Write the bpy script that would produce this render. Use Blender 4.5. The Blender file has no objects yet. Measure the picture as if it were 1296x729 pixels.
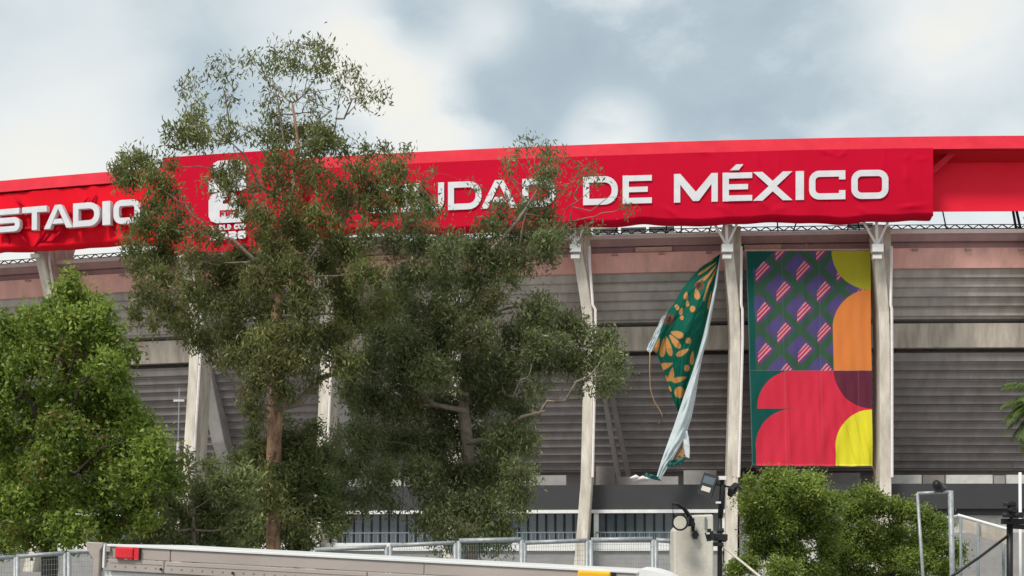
import bpy, bmesh, math, random
import numpy as np
from mathutils import Vector, Matrix, noise
random.seed(7); rng = np.random.default_rng(7)
scene = bpy.context.scene
col = scene.collection
PI = math.pi

# ------------------------------------------------------------------ camera
EYE = 3.2; F = 1780.0; HOR = 700.0; CX = 648.0
cd = bpy.data.cameras.new('camera'); cam = bpy.data.objects.new('camera', cd); col.objects.link(cam)
cam.location = (0, 0, EYE); cam.rotation_euler = (PI/2, 0, 0)
cd.sensor_fit = 'HORIZONTAL'; cd.sensor_width = 36.0; cd.lens = 36.0*F/1296.0
cd.shift_y = (HOR-364.5)/1296.0
cd.clip_start = 0.1; cd.clip_end = 4000
scene.camera = cam
scene.render.resolution_x = 1024; scene.render.resolution_y = 576

# ------------------------------------------------------------------ colour management
scene.view_settings.view_transform = 'Standard'; scene.view_settings.look = 'None'
scene.view_settings.gamma = 1.0; scene.view_settings.use_curve_mapping = False
EXPO = 1.15
scene.view_settings.exposure = EXPO
G = 2**EXPO

# ------------------------------------------------------------------ world: overcast sky over a Nishita base
SUN_EL = math.radians(52); SUN_AZ = math.radians(215)   # azimuth clockwise from +Y (behind the viewer, to the left)
world = bpy.data.worlds.new('World'); scene.world = world; world.use_nodes = True
nt = world.node_tree; nt.nodes.clear(); N = nt.nodes; L = nt.links
out = N.new('ShaderNodeOutputWorld'); bg = N.new('ShaderNodeBackground'); L.new(bg.outputs[0], out.inputs[0])
bg.inputs['Strength'].default_value = 0.1
sky = N.new('ShaderNodeTexSky'); sky.sky_type = 'NISHITA'; sky.sun_disc = False
sky.sun_elevation = SUN_EL; sky.sun_rotation = SUN_AZ
tc = N.new('ShaderNodeTexCoord')
nrm = N.new('ShaderNodeVectorMath'); nrm.operation = 'NORMALIZE'; L.new(tc.outputs['Generated'], nrm.inputs[0])
def wmath(op, a, b=None, clamp=False):
    m = N.new('ShaderNodeMath'); m.operation = op; m.use_clamp = clamp
    for i, v in enumerate((a, b)):
        if v is None: continue
        if isinstance(v, (int, float)): m.inputs[i].default_value = v
        else: L.new(v, m.inputs[i])
    return m.outputs[0]
def wnoise(scale, detail, rough, dist, stretch=(1, 1, 1), off=(0, 0, 0)):
    mp = N.new('ShaderNodeMapping'); mp.inputs['Scale'].default_value = stretch; mp.inputs['Location'].default_value = off
    L.new(nrm.outputs[0], mp.inputs[0])
    n = N.new('ShaderNodeTexNoise'); n.inputs['Scale'].default_value = scale; n.inputs['Detail'].default_value = detail
    n.inputs['Roughness'].default_value = rough; n.inputs['Distortion'].default_value = dist
    L.new(mp.outputs[0], n.inputs['Vector']); return n.outputs[0]
n1 = wnoise(4.5, 6, 0.48, 0.2, (1, 1, 1.5), (3.1, 0.4, 1.7))
n2 = wnoise(14, 8, 0.6, 0.25, (1, 1, 1.6), (0.4, 2.2, 5.7))
t = wmath('ADD', wmath('MULTIPLY', wmath('SUBTRACT', n1, 0.5), 0.95), wmath('MULTIPLY', wmath('SUBTRACT', n2, 0.5), 0.50))
t = wmath('ADD', t, 0.52)
# big cloud masses: (px, py, radius px, amount)
for (bx, by, br, am) in [(400, 20, 110, .30), (535, 140, 95, .55), (625, 40, 50, .30), (765, 160, 60, .42), (1200, 15, 110, .30),
                         (60, 190, 130, .22), (20, 60, 110, .05), (150, 90, 90, .14), (700, 70, 110, -.34), (860, 110, 130, -.22), (520, 20, 60, -.2), (1030, 110, 140, -.26), (1240, 150, 110, -.12),
                         (300, 110, 80, -.06), (1000, 30, 90, .05), (460, 70, 60, .3), (600, 110, 40, -.25)]:
    v = Vector(((bx-CX)/F, 1, (HOR-by)/F)).normalized()
    dn = N.new('ShaderNodeVectorMath'); dn.operation = 'DISTANCE'; L.new(nrm.outputs[0], dn.inputs[0]); dn.inputs[1].default_value = v
    warped = wmath('ADD', dn.outputs['Value'], wmath('MULTIPLY', wmath('SUBTRACT', n2, 0.5), 0.07))
    mr = N.new('ShaderNodeMapRange'); mr.interpolation_type = 'SMOOTHERSTEP'
    L.new(warped, mr.inputs[0]); mr.inputs[1].default_value = 0; mr.inputs[2].default_value = br*1.5/F
    mr.inputs[3].default_value = am; mr.inputs[4].default_value = 0
    t = wmath('ADD', t, mr.outputs[0])
sepz = N.new('ShaderNodeSeparateXYZ'); L.new(nrm.outputs[0], sepz.inputs[0])
hz_ = N.new('ShaderNodeMapRange'); hz_.interpolation_type = 'SMOOTHSTEP'; L.new(sepz.outputs[2], hz_.inputs[0])
hz_.inputs[1].default_value = .20; hz_.inputs[2].default_value = .31; hz_.inputs[3].default_value = .30; hz_.inputs[4].default_value = 0
t = wmath('ADD', t, hz_.outputs[0])
ramp = N.new('ShaderNodeValToRGB'); L.new(t, ramp.inputs[0])
def k10(c): return tuple(x/G*10*1.0 for x in c)
E = ramp.color_ramp.elements
E[0].position = 0.0; E[0].color = (.38, .46, .52, 1)
E[1].position = 1.0; E[1].color = (.94, .92, .83, 1)
e = E.new(0.35); e.color = (.48, .57, .62, 1)
e = E.new(0.62); e.color = (.72, .78, .79, 1)
e = E.new(0.82); e.color = (.86, .88, .86, 1)
sc = N.new('ShaderNodeVectorMath'); sc.operation = 'SCALE'; L.new(ramp.outputs[0], sc.inputs[0]); sc.inputs['Scale'].default_value = 10.0/G
mix = N.new('ShaderNodeMix'); mix.data_type = 'RGBA'; mix.inputs[0].default_value = 0.93
L.new(sky.outputs[0], mix.inputs[6]); L.new(sc.outputs[0], mix.inputs[7]); L.new(mix.outputs[2], bg.inputs['Color'])

# ------------------------------------------------------------------ sun (veiled)
sl = bpy.data.lights.new('sun', 'SUN'); sun = bpy.data.objects.new('sun', sl); col.objects.link(sun)
sl.energy = 1.5; sl.angle = math.radians(14); sl.color = (1.0, 0.95, 0.88)
sdir = Vector((math.sin(SUN_AZ)*math.cos(SUN_EL), math.cos(SUN_AZ)*math.cos(SUN_EL), math.sin(SUN_EL)))
sun.rotation_euler = sdir.to_track_quat('Z', 'Y').to_euler(); sun.location = (-30, -30, 60)

# ------------------------------------------------------------------ materials
def mat(name, c1, c2=None, rough=0.7, nscale=3.0, bump=0.0, bscale=30.0, metal=0.0, streak=0.0, spec=0.3, transl=0.0, var=0.0):
    m = bpy.data.materials.new(name); m.use_nodes = True
    t = m.node_tree; b = t.nodes['Principled BSDF']; nn = t.nodes; ll = t.links
    c2 = c2 or tuple(x*0.75 for x in c1)
    tc = nn.new('ShaderNodeTexCoord'); mp = nn.new('ShaderNodeMapping'); ll.new(tc.outputs['Object'], mp.inputs[0])
    if streak: mp.inputs['Scale'].default_value = (1, 1, streak)
    no = nn.new('ShaderNodeTexNoise'); no.inputs['Scale'].default_value = nscale; no.inputs['Detail'].default_value = 8; no.inputs['Roughness'].default_value = .62
    ll.new(mp.outputs[0], no.inputs['Vector'])
    cr = nn.new('ShaderNodeValToRGB'); ll.new(no.outputs[0], cr.inputs[0])
    cr.color_ramp.elements[0].position = .3; cr.color_ramp.elements[0].color = (*c2, 1)
    cr.color_ramp.elements[1].position = .68; cr.color_ramp.elements[1].color = (*c1, 1)
    if var:
        oi = nn.new('ShaderNodeObjectInfo'); vr = nn.new('ShaderNodeMapRange'); ll.new(oi.outputs['Random'], vr.inputs[0]); vr.inputs[3].default_value = 1-var; vr.inputs[4].default_value = 1+var*.6
        hs = nn.new('ShaderNodeHueSaturation'); ll.new(vr.outputs[0], hs.inputs['Value']); ll.new(cr.outputs[0], hs.inputs['Color']); ll.new(hs.outputs[0], b.inputs['Base Color'])
    else: ll.new(cr.outputs[0], b.inputs['Base Color'])
    b.inputs['Roughness'].default_value = rough; b.inputs['Metallic'].default_value = metal
    b.inputs['Specular IOR Level'].default_value = spec
    if bump:
        n2 = nn.new('ShaderNodeTexNoise'); n2.inputs['Scale'].default_value = bscale; n2.inputs['Detail'].default_value = 5
        ll.new(tc.outputs['Object'], n2.inputs['Vector'])
        bp = nn.new('ShaderNodeBump'); bp.inputs['Strength'].default_value = bump; bp.inputs['Distance'].default_value = .05
        ll.new(n2.outputs[0], bp.inputs['Height']); ll.new(bp.outputs[0], b.inputs['Normal'])
    if transl:
        tr = nn.new('ShaderNodeBsdfTranslucent'); ll.new(cr.outputs[0], tr.inputs[0])
        mx = nn.new('ShaderNodeMixShader'); mx.inputs[0].default_value = transl
        o = nn['Material Output']; ll.new(b.outputs[0], mx.inputs[1]); ll.new(tr.outputs[0], mx.inputs[2]); ll.new(mx.outputs[0], o.inputs[0])
    return m
def attrmat(name, rough=0.6, transl=0.0, spec=0.3, bump=0.0):
    m = bpy.data.materials.new(name); m.use_nodes = True
    t = m.node_tree; b = t.nodes['Principled BSDF']; nn = t.nodes; ll = t.links
    a = nn.new('ShaderNodeAttribute'); a.attribute_name = 'print'
    ll.new(a.outputs['Color'], b.inputs['Base Color']); b.inputs['Roughness'].default_value = rough; b.inputs['Specular IOR Level'].default_value = spec
    if transl:
        tr = nn.new('ShaderNodeBsdfTranslucent'); ll.new(a.outputs['Color'], tr.inputs[0])
        mx = nn.new('ShaderNodeMixShader'); mx.inputs[0].default_value = transl
        ll.new(b.outputs[0], mx.inputs[1]); ll.new(tr.outputs[0], mx.inputs[2]); ll.new(mx.outputs[0], nn['Material Output'].inputs[0])
    return m
M = {}
M['asphalt'] = mat('asphalt', (.06, .06, .06), (.04, .04, .042), .9, 2, .4, 60)
M['paving'] = mat('paving', (.30, .29, .27), (.2, .2, .19), .85, 1.2, .3, 30)
M['road_paint'] = mat('road_paint', (.75, .75, .72), (.5, .5, .48), .7, 6)
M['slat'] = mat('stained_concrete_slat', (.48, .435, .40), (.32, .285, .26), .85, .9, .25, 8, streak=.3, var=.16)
M['slat_low'] = mat('shaded_stained_concrete_slat', (.29, .262, .255), (.20, .18, .174), .85, .9, .25, 8, streak=.3, var=.12)  # shade under the overhang put into the base colour; the streaks are stains
M['band'] = mat('weathered_concrete_band', (.60, .53, .45), (.33, .29, .25), .85, 1.3, .25, 6, streak=.14)
M['column'] = mat('pale_cast_concrete', (.74, .68, .59), (.40, .36, .30), .8, 1.5, .3, 6, streak=.2)
M['raker'] = mat('raker_concrete', (.42, .40, .38), (.28, .27, .26), .85, .5, .2, 8)
M['pink'] = mat('red_bounce_tinted_concrete', (.80, .44, .38), (.56, .33, .29), .8, .9, .2, 6, streak=.4)  # red light bounced off the roof is mixed into this concrete's colour
M['rim'] = mat('mauve_rim_concrete', (.48, .30, .29), (.33, .21, .21), .8, .5, .2, 6, streak=.3)
M['pale_edge'] = mat('pale_edge', (.85, .80, .78), (.72, .66, .64), .7)
M['peach'] = mat('peach_sheet', (.62, .40, .32), (.5, .31, .25), .7)
M['charcoal'] = mat('charcoal_cladding', (.052, .052, .056), (.044, .044, .047), .55, .4)
M['black'] = mat('black_metal', (.02, .02, .022), (.012, .012, .013), .45)
M['white'] = mat('white_paint', (.80, .80, .78), (.68, .68, .66), .5, 2)
M['dull_white'] = mat('dull_white', (.60, .59, .56), (.45, .44, .42), .7, 1.5)
M['grey_wall'] = mat('grey_wall', (.34, .33, .32), (.26, .25, .25), .8, .8)
M['brown_wall'] = mat('brown_wall', (.25, .22, .20), (.17, .15, .14), .8, .8)
M['window'] = mat('dark_glass', (.10, .125, .15), (.07, .09, .11), .12, .6, spec=.6)
M['teal_sheet'] = mat('teal_polycarbonate', (.45, .66, .66), (.62, .76, .76), .35, 1.5, transl=.5)
M['red_fabric'] = mat('crimson_vinyl', (.56, .0025, .028), (.50, .002, .022), .65, .25, .12, 1.2, spec=.08)
M['red_strip'] = mat('lit_red_sheet', (.62, .030, .050), (.52, .020, .038), .65, .5, .15, 3, spec=.1)  # lighter red stands in for light on the upward-tilted roof edge
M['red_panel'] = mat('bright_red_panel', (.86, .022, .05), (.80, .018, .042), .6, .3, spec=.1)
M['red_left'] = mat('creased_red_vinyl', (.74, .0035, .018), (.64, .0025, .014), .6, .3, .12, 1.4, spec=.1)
M['red_dark'] = mat('shaded_red_sheet', (.55, .008, .02), (.45, .006, .015), .6, .3)  # darker red carries the shade of the roof soffit
M['letter'] = mat('white_letter', (.70, .70, .72), (.60, .60, .63), .5, 1)
M['letter_side'] = mat('grey_letter_side', (.55, .55, .56), (.45, .45, .46), .5, 1)
M['galv'] = mat('galvanised_steel', (.40, .42, .43), (.24, .26, .27), .5, 12, metal=.3)
M['wire'] = mat('wire', (.22, .26, .27), (.15, .18, .19), .5, 10)
M['bark_e'] = mat('peeling_eucalyptus_bark', (.56, .34, .22), (.09, .05, .032), .85, 5.5, 1.0, 11, streak=.4)
M['bark_p'] = mat('pale_branch_bark', (.34, .28, .22), (.16, .125, .10), .85, 5, .6, 12)
M['bark_d'] = mat('dark_bark', (.09, .07, .055), (.045, .035, .03), .9, 6, .6, 12)
M['truck_alu'] = mat('taupe_painted_rail', (.44, .385, .35), (.36, .31, .28), .45, 1.5, .05, 20, streak=3)
M['truck_white'] = mat('white_box_panel', (.82, .82, .80), (.74, .74, .72), .35, .8)
M['tyre'] = mat('tyre_rubber', (.03, .03, .03), (.02, .02, .02), .85, 10)
M['red_lens'] = mat('red_lens', (.75, .015, .03), (.6, .01, .02), .2, 5, spec=.6)
M['amber_lens'] = mat('amber_lens', (.85, .48, .01), (.75, .4, .01), .2, 5, spec=.6)
M['cloth_back'] = mat('blue_white_cloth_back', (.66, .74, .76), (.55, .63, .66), .6, 1.2, transl=.15)
M['cloth_green'] = mat('teal_cloth', (.015, .14, .12), (.012, .10, .09), .6, 1.5)
M['rope'] = mat('tan_rope', (.42, .25, .14), (.3, .18, .1), .8)
M['plaster'] = mat('cream_plaster', (.66, .62, .54), (.46, .43, .37), .85, 2.5, .2, 20, streak=.3)
M['lamp_glass'] = mat('lamp_glass', (.62, .58, .50), (.5, .47, .4), .25, 4, spec=.6)
M['glass_pale'] = mat('pale_glass', (.42, .50, .52), (.33, .40, .42), .15, 2, spec=.6, transl=.3)

# ------------------------------------------------------------------ object helpers
def link(o): col.objects.link(o); return o
def mesh_obj(name, verts, faces, m, parent=None, smooth=False, kind=None):
    me = bpy.data.meshes.new(name); me.from_pydata([tuple(v) for v in verts], [], faces)
    for mm in (m if isinstance(m, (list, tuple)) else [m]): me.materials.append(mm)
    me.update()
    if smooth: me.polygons.foreach_set('use_smooth', [True]*len(me.polygons))
    o = link(bpy.data.objects.new(name, me))
    if parent: o.parent = parent; o.matrix_parent_inverse = Matrix.Translation(-Vector(parent.location)) if parent.rotation_euler.to_quaternion().angle < 1e-6 else parent.matrix_basis.inverted()
    if kind: o['kind'] = kind
    return o
def thing(name, label, cat, loc, group=None):
    o = link(bpy.data.objects.new(name, None)); o.location = loc; o['label'] = label; o['category'] = cat
    o.empty_display_size = .3
    if group: o['group'] = group
    return o
class MB:
    def __init__(s): s.v = []; s.f = []
    def add(s, vs, fs):
        n = len(s.v); s.v += [tuple(v) for v in vs]; s.f += [tuple(i+n for i in f) for f in fs]; return s
    def box(s, c, size, rot=None):
        hx, hy, hz = [q/2 for q in size]; c = Vector(c)
        vs = [Vector((x, y, z)) for x in (-hx, hx) for y in (-hy, hy) for z in (-hz, hz)]
        if rot is not None: vs = [rot @ v for v in vs]
        return s.add([v+c for v in vs], [(0, 1, 3, 2), (4, 6, 7, 5), (0, 4, 5, 1), (2, 3, 7, 6), (0, 2, 6, 4), (1, 5, 7, 3)])
    def tube(s, pts, rads, n=6, caps=True):
        pts = [Vector(p) for p in pts]
        if isinstance(rads, (int, float)): rads = [rads]*len(pts)
        vs = []; k = len(pts)
        up = Vector((0, 0, 1))
        for i, p in enumerate(pts):
            d = (pts[min(i+1, k-1)]-pts[max(i-1, 0)])
            if d.length < 1e-9: d = Vector((0, 0, 1))
            d.normalize()
            ref = up if abs(d.z) < .9 else Vector((1, 0, 0))
            a = d.cross(ref).normalized(); b = d.cross(a)
            for j in range(n):
                th = 2*PI*j/n; vs.append(p+(a*math.cos(th)+b*math.sin(th))*rads[i])
        fs = []
        for i in range(k-1):
            for j in range(n):
                fs.append((i*n+j, i*n+(j+1) % n, (i+1)*n+(j+1) % n, (i+1)*n+j))
        if caps: fs.append(tuple(range(n-1, -1, -1))); fs.append(tuple((k-1)*n+j for j in range(n)))
        return s.add(vs, fs)
    def bar(s, a, b, w, h=None):
        a = Vector(a); b = Vector(b); d = b-a; q = d.to_track_quat('X', 'Z')
        return s.box((a+b)/2, (d.length, w, h or w), q.to_matrix())
    def build(s, name, m, parent=None, smooth=False, kind=None): return mesh_obj(name, s.v, s.f, m, parent, smooth, kind)
def bevel(o, w, seg=1):
    md = o.modifiers.new('bevel', 'BEVEL'); md.width = w; md.segments = seg; md.limit_method = 'ANGLE'
    return o
def at(px, py, y): return Vector(((px-CX)/F*y, y, EYE+(HOR-py)/F*y))

# ------------------------------------------------------------------ ground
def gz(x, y):
    # street by the viewer falls gently to the right; the stadium side is 1.3 m higher
    def ss(a, b, v):
        q = min(1, max(0, (v-a)/(b-a))); return q*q*(3-2*q)
    return -0.030*max(-25, min(25, x))*(1-ss(17, 24, y)) + 1.3*ss(17, 24, y)
xs = sorted(set([-2500, -800, -300, -120, -60]+list(range(-45, 46, 5))+[60, 120, 300, 800, 2500]))
ys = sorted(set([-400, -100, -40, -10]+[0, 4, 8, 10, 12, 14, 16, 17, 18, 19, 20, 21, 22, 23, 24, 28, 40, 70, 110, 180, 400, 900, 3000]))
mesh_obj('ground', [(x, y, gz(x, y)) for y in ys for x in xs],
         [(j*len(xs)+i, j*len(xs)+i+1, (j+1)*len(xs)+i+1, (j+1)*len(xs)+i) for j in range(len(ys)-1) for i in range(len(xs)-1)], M['paving'], kind='structure', smooth=True)
rx = [x for x in xs if -60 <= x <= 60]
mesh_obj('road', [(x, y, gz(x, y)+.004) for y in (4, 8, 12, 16.5) for x in rx],
         [(j*len(rx)+i, j*len(rx)+i+1, (j+1)*len(rx)+i+1, (j+1)*len(rx)+i) for j in range(3) for i in range(len(rx)-1)], M['asphalt'], kind='structure', smooth=True)
b = MB()
for i in range(len(rx)-1):
    x0, x1 = rx[i], rx[i+1]; z0, z1 = gz(x0, 16.7), gz(x1, 16.7)
    b.add([(x0, 16.52, z0), (x1, 16.52, z1), (x1, 16.52, z1+.14), (x0, 16.52, z0+.14), (x1, 16.8, z1+.14), (x0, 16.8, z0+.14), (x1, 16.8, z1), (x0, 16.8, z0)], [(0, 1, 2, 3), (3, 2, 4, 5), (5, 4, 6, 7)])
b.build('kerb', M['dull_white'], kind='structure')
b = MB()
for i in range(-12, 12):
    x0 = i*5; x1 = x0+2.5
    b.add([(x0, 8.7, gz(x0, 8.7)+.009), (x1, 8.7, gz(x1, 8.7)+.009), (x1, 8.85, gz(x1, 8.8)+.009), (x0, 8.85, gz(x0, 8.8)+.009)], [(0, 1, 2, 3)])
b.build('road_marking', M['road_paint'], kind='structure')

# ------------------------------------------------------------------ stadium ring coordinates
RC = Vector((51.0, 475.0)); RR = 345.0
def ring(a, r, z): return Vector((RC.x+(RR+r)*math.sin(a), RC.y-(RR+r)*math.cos(a), z))
def ang(px, r=0.0):
    lo, hi = -.9, .9
    for _ in range(50):
        m_ = (lo+hi)/2; p = ring(m_, r, 0)
        if CX+F*p.x/p.y < px: lo = m_
        else: hi = m_
    return (lo+hi)/2
def zof(py, r, px=1240.0):
    p = ring(ang(px, r), r, 0); return EYE+(HOR-py)/F*p.y
def rp(px, py, r):
    a = ang(px, r); p = ring(a, r, 0); p.z = EYE+(HOR-py)/F*p.y; return p
def sweep(profile, a0, a1, n, closed=True):
    k = len(profile); vs = []; fs = []
    for i in range(n+1):
        a = a0+(a1-a0)*i/n
        for (r, z) in profile: vs.append(ring(a, r, z))
    for i in range(n):
        for j in range(k if closed else k-1):
            fs.append((i*k+j, i*k+(j+1) % k, (i+1)*k+(j+1) % k, (i+1)*k+j))
    if closed: fs.append(tuple(range(k-1, -1, -1))); fs.append(tuple(n*k+j for j in range(k)))
    return vs, fs
def swept(name, profile, a0, a1, n, m, parent, kind=None):
    v, f = sweep(profile, a0, a1, n); return mesh_obj(name, v, f, m, parent, kind=kind)
A0 = ang(-330); A1 = ang(1700); NS = 60
stadium = thing('stadium', 'huge round concrete stadium with stepped dark tiers, pale columns and a red roof edge', 'stadium', ring(ang(648), 0, 1.3))
# roof
swept('roof_edge', [(4.2, zof(172, 4.2)), (5.0, zof(188, 5.0)), (4.4, zof(188, 5.0)+.02), (3.6, zof(172, 4.2)-.4), (-6, zof(172, 4.2)-.3), (-6, zof(172, 4.2)+.1)], A0, A1, NS, M['red_strip'], stadium)
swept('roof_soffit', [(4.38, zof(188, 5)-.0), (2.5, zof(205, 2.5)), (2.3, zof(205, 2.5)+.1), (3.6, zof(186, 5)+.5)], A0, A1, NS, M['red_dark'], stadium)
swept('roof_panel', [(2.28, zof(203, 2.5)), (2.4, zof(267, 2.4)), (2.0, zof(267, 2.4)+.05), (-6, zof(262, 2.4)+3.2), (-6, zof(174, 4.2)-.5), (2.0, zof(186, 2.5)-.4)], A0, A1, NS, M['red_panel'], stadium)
# rim and parapet
zr = zof(291, 0)
swept('rim_edge', [(.35, zr), (.35, zr-.35), (-5, zr-.35), (-5, zr)], A0, A1, NS, M['pale_edge'], stadium)
swept('rim_beam', [(.15, zr-.352), (-.25, zof(305, -.25)), (-4, zof(305, -.25)), (-4, zr-.352)], A0, A1, NS, M['rim'], stadium)
swept('rim_recess', [(-.75, zof(305, -.25)-.002), (-.75, zof(314, -.75)), (-4, zof(314, -.75)), (-4, zof(305, -.25)-.002)], A0, A1, NS, M['rim'], stadium)
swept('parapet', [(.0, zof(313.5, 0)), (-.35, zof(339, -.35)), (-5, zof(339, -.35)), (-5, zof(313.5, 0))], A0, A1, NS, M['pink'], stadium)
# the columns' waist positions in the photograph's units, one per bay line
COLS = [-270, -102, 68, 246, 412, 577, 745, 931, 1120, 1330, 1505, 1690]
for i in range(len(COLS)-1):
    if COLS[i+1] < -60 or COLS[i] > 1340: continue
    a0 = ang(COLS[i]); a1 = ang(COLS[i+1])
    # upper tier steps
    us = [339, 354, 366, 378, 390, 402.5]
    for k in range(5):
        r = -.75-.45*k; zt = zof(us[k]+.4, r); zb = zof(us[k+1], r)
        j = random.uniform(-.03, .03)
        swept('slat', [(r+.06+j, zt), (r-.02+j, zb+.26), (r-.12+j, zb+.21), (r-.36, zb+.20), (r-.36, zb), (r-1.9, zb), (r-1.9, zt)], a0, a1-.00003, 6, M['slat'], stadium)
    # lower tier steps
    ls = [446, 460, 471, 482, 493, 503.5, 514, 524.5, 535, 545.5, 556, 566, 576, 586, 595]
    for k in range(len(ls)-1):
        r = -3.9-.46*k; zt = zof(ls[k]+.4, r); zb = zof(ls[k+1], r)
        j = random.uniform(-.04, .04)
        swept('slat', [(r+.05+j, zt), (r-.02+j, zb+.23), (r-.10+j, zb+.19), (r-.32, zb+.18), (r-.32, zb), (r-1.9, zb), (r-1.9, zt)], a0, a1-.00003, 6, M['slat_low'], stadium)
    # small peach sheet under the rim and dark drains
    if i in (6, 7, 9, 4):
        s0 = a0+(a1-a0)*(.32 if i != 7 else .06); s1 = s0+(a1-a0)*.25
        swept('rim_sheet', [(-.15, zof(307, -.3)), (-.3, zof(313, -.3)), (-.7, zof(313, -.3)), (-.7, zof(307, -.3))], s0, s1, 3, M['peach'], stadium)
    for q in (.18, .5, .82):
        c = ring(a0+(a1-a0)*q, .08, zof(315.5, .08)); b = MB(); b.box(c, (.55, .3, .16)); b.build('drain_spout', M['rim'], stadium)
swept('ledge', [(-2.9, zof(402.5, -2.9)-.01), (-3.9, zof(409, -3.2)+.02), (-5, zof(409, -3.2)+.02), (-5, zof(402.5, -2.9)-.01)], A0, A1, NS, M['slat_low'], stadium)
swept('concrete_band', [(-3.0, zof(409, -3.0)), (-3.3, zof(439.5, -3.3)), (-7, zof(439.5, -3.3)), (-7, zof(409, -3.0))], A0, A1, NS, M['band'], stadium)
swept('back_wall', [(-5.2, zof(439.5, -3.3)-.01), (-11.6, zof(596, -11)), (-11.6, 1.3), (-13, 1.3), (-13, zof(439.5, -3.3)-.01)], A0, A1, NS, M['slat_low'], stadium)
# terrace and its dark fascia, with pale low walls on it
zt = zof(612, -.2)
for i in range(2, 10):
    a0 = ang(COLS[i]+2); a1 = ang(COLS[i+1]-2)
    parts = {6: [(.02, .16, 'brown_wall', 2.0, -4), (.17, .62, 'grey_wall', 1.0, -5), (.66, .90, 'grey_wall', 1.6, -5.2)],
             7: [(.06, .16, 'black', 1.8, -5), (.2, .58, 'brown_wall', 1.5, -5), (.60, .92, 'grey_wall', 1.3, -5.5)],
             8: [(.03, .30, 'dull_white', 1.05, -5), (.31, .45, 'brown_wall', 1.05, -5.1), (.46, .76, 'dull_white', 1.05, -5), (.77, .84, 'grey_wall', 1.0, -5.05), (.85, .99, 'dull_white', 1.05, -5)],
             9: [(.02, .5, 'dull_white', 1.05, -5), (.52, .9, 'brown_wall', 1.0, -5)]}.get(i, [(.03, .48, 'dull_white', 1.0, -5), (.5, .8, 'grey_wall', 1.2, -5.2)])
    for (s0, s1, mm, hh, r) in parts:
        swept('terrace_wall', [(r, zt+.02+hh), (r, zt-.01), (r-.3, zt-.01), (r-.3, zt+.02+hh)], a0+(a1-a0)*s0, a0+(a1-a0)*s1, 3, M[mm], stadium)
swept('terrace_slab', [(-.5, zt-.02), (-.5, zt-.5), (-12, zt-.5), (-12, zt-.02)], A0, A1, NS, M['grey_wall'], stadium)
swept('terrace_fascia', [(-.2, zt), (-.2, zof(643.8, -.2)), (-.5, zof(643.8, -.2)), (-.5, zt)], A0, A1, NS, M['charcoal'], stadium)
# glazed level under the terrace
swept('window_head', [(.0, zof(644, 0)), (0, zof(648.3, 0)), (-1.2, zof(648.3, 0)), (-1.2, zof(644, 0))], A0, ang(935), NS, M['white'], stadium)
swept('glazing_back', [(-1.6, zof(648, -1.6)), (-1.6, 1.3), (-2, 1.3), (-2, zof(648, -1.6))], A0, ang(935), NS, M['window'], stadium)
for i in range(2, 7):
    a0 = ang(COLS[i]+9); a1 = ang(COLS[i+1]-9 if i < 6 else 915)
    n = 13
    for k in range(n):
        s0 = a0+(a1-a0)*k/n; s1 = a0+(a1-a0)*(k+1)/n
        w = swept('window', [(-1.25, zof(649, -1.25)), (-1.25, zof(686, -1.25)), (-1.31, zof(686, -1.25)), (-1.31, zof(649, -1.25))], s0+.0003, s1-.0003, 1, M['window'], stadium)
        f = MB()
        for s in (s0,):
            p = ring(s, -1.2, 0); f.bar((p.x, p.y, zof(649, -1.2)), (p.x, p.y, zof(687, -1.2)), .13)
        f.build('frame', M['black'], w)
    for s in (a0, a1):
        p = ring(s, -.6, 0); b = MB(); b.box((p.x, p.y, (zof(648.5, -.6)+zof(698, -.6))/2), (.45, .5, zof(648.5, -.6)-zof(698, -.6))); b.build('pier', M['white'], stadium)
    b = MB()
    for kk in range(n*2+1):
        s = a0+(a1-a0)*kk/(n*2); p = ring(s, -.3, 0)
        b.bar((p.x, p.y, zof(687, -.3)), (p.x, p.y, zof(674, -.3)), .05)
    v, f = sweep([(-.25, zof(672.6, -.3)), (-.25, zof(674, -.3)), (-.35, zof(674, -.3)), (-.35, zof(672.6, -.3))], a0, a1, 6); b.add(v, f)
    b.build('handrail', M['wire'], stadium)
swept('white_band', [(.15, zof(686.5, .1)), (.15, zof(697, .1)), (-1.4, zof(697, .1)), (-1.4, zof(686.5, .1))], A0, ang(915), NS, M['white'], stadium)
swept('base_wall', [(-.1, zof(697, -.1)-.01), (-.1, 1.2), (-1.5, 1.2), (-1.5, zof(697, -.1)-.01)], A0, ang(915), NS, M['grey_wall'], stadium)
swept('base_wall', [(-1.0, zof(646, -1)), (-1.0, 1.2), (-2.2, 1.2), (-2.2, zof(646, -1))], ang(937), A1, 40, M['dull_white'], stadium)
swept('base_recess', [(-.4, zof(643.8, -.2)-.01), (-.4, zof(652, -.4)), (-.9, zof(652, -.4)), (-.9, zof(643.8, -.2)-.01)], ang(937), A1, 40, M['black'], stadium)
swept('entrance_wall', [(-.5, zof(674, -.5)), (-.5, 1.2), (-.95, 1.2), (-.95, zof(674, -.5))], ang(1205), A1, 20, M['grey_wall'], stadium)

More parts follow.
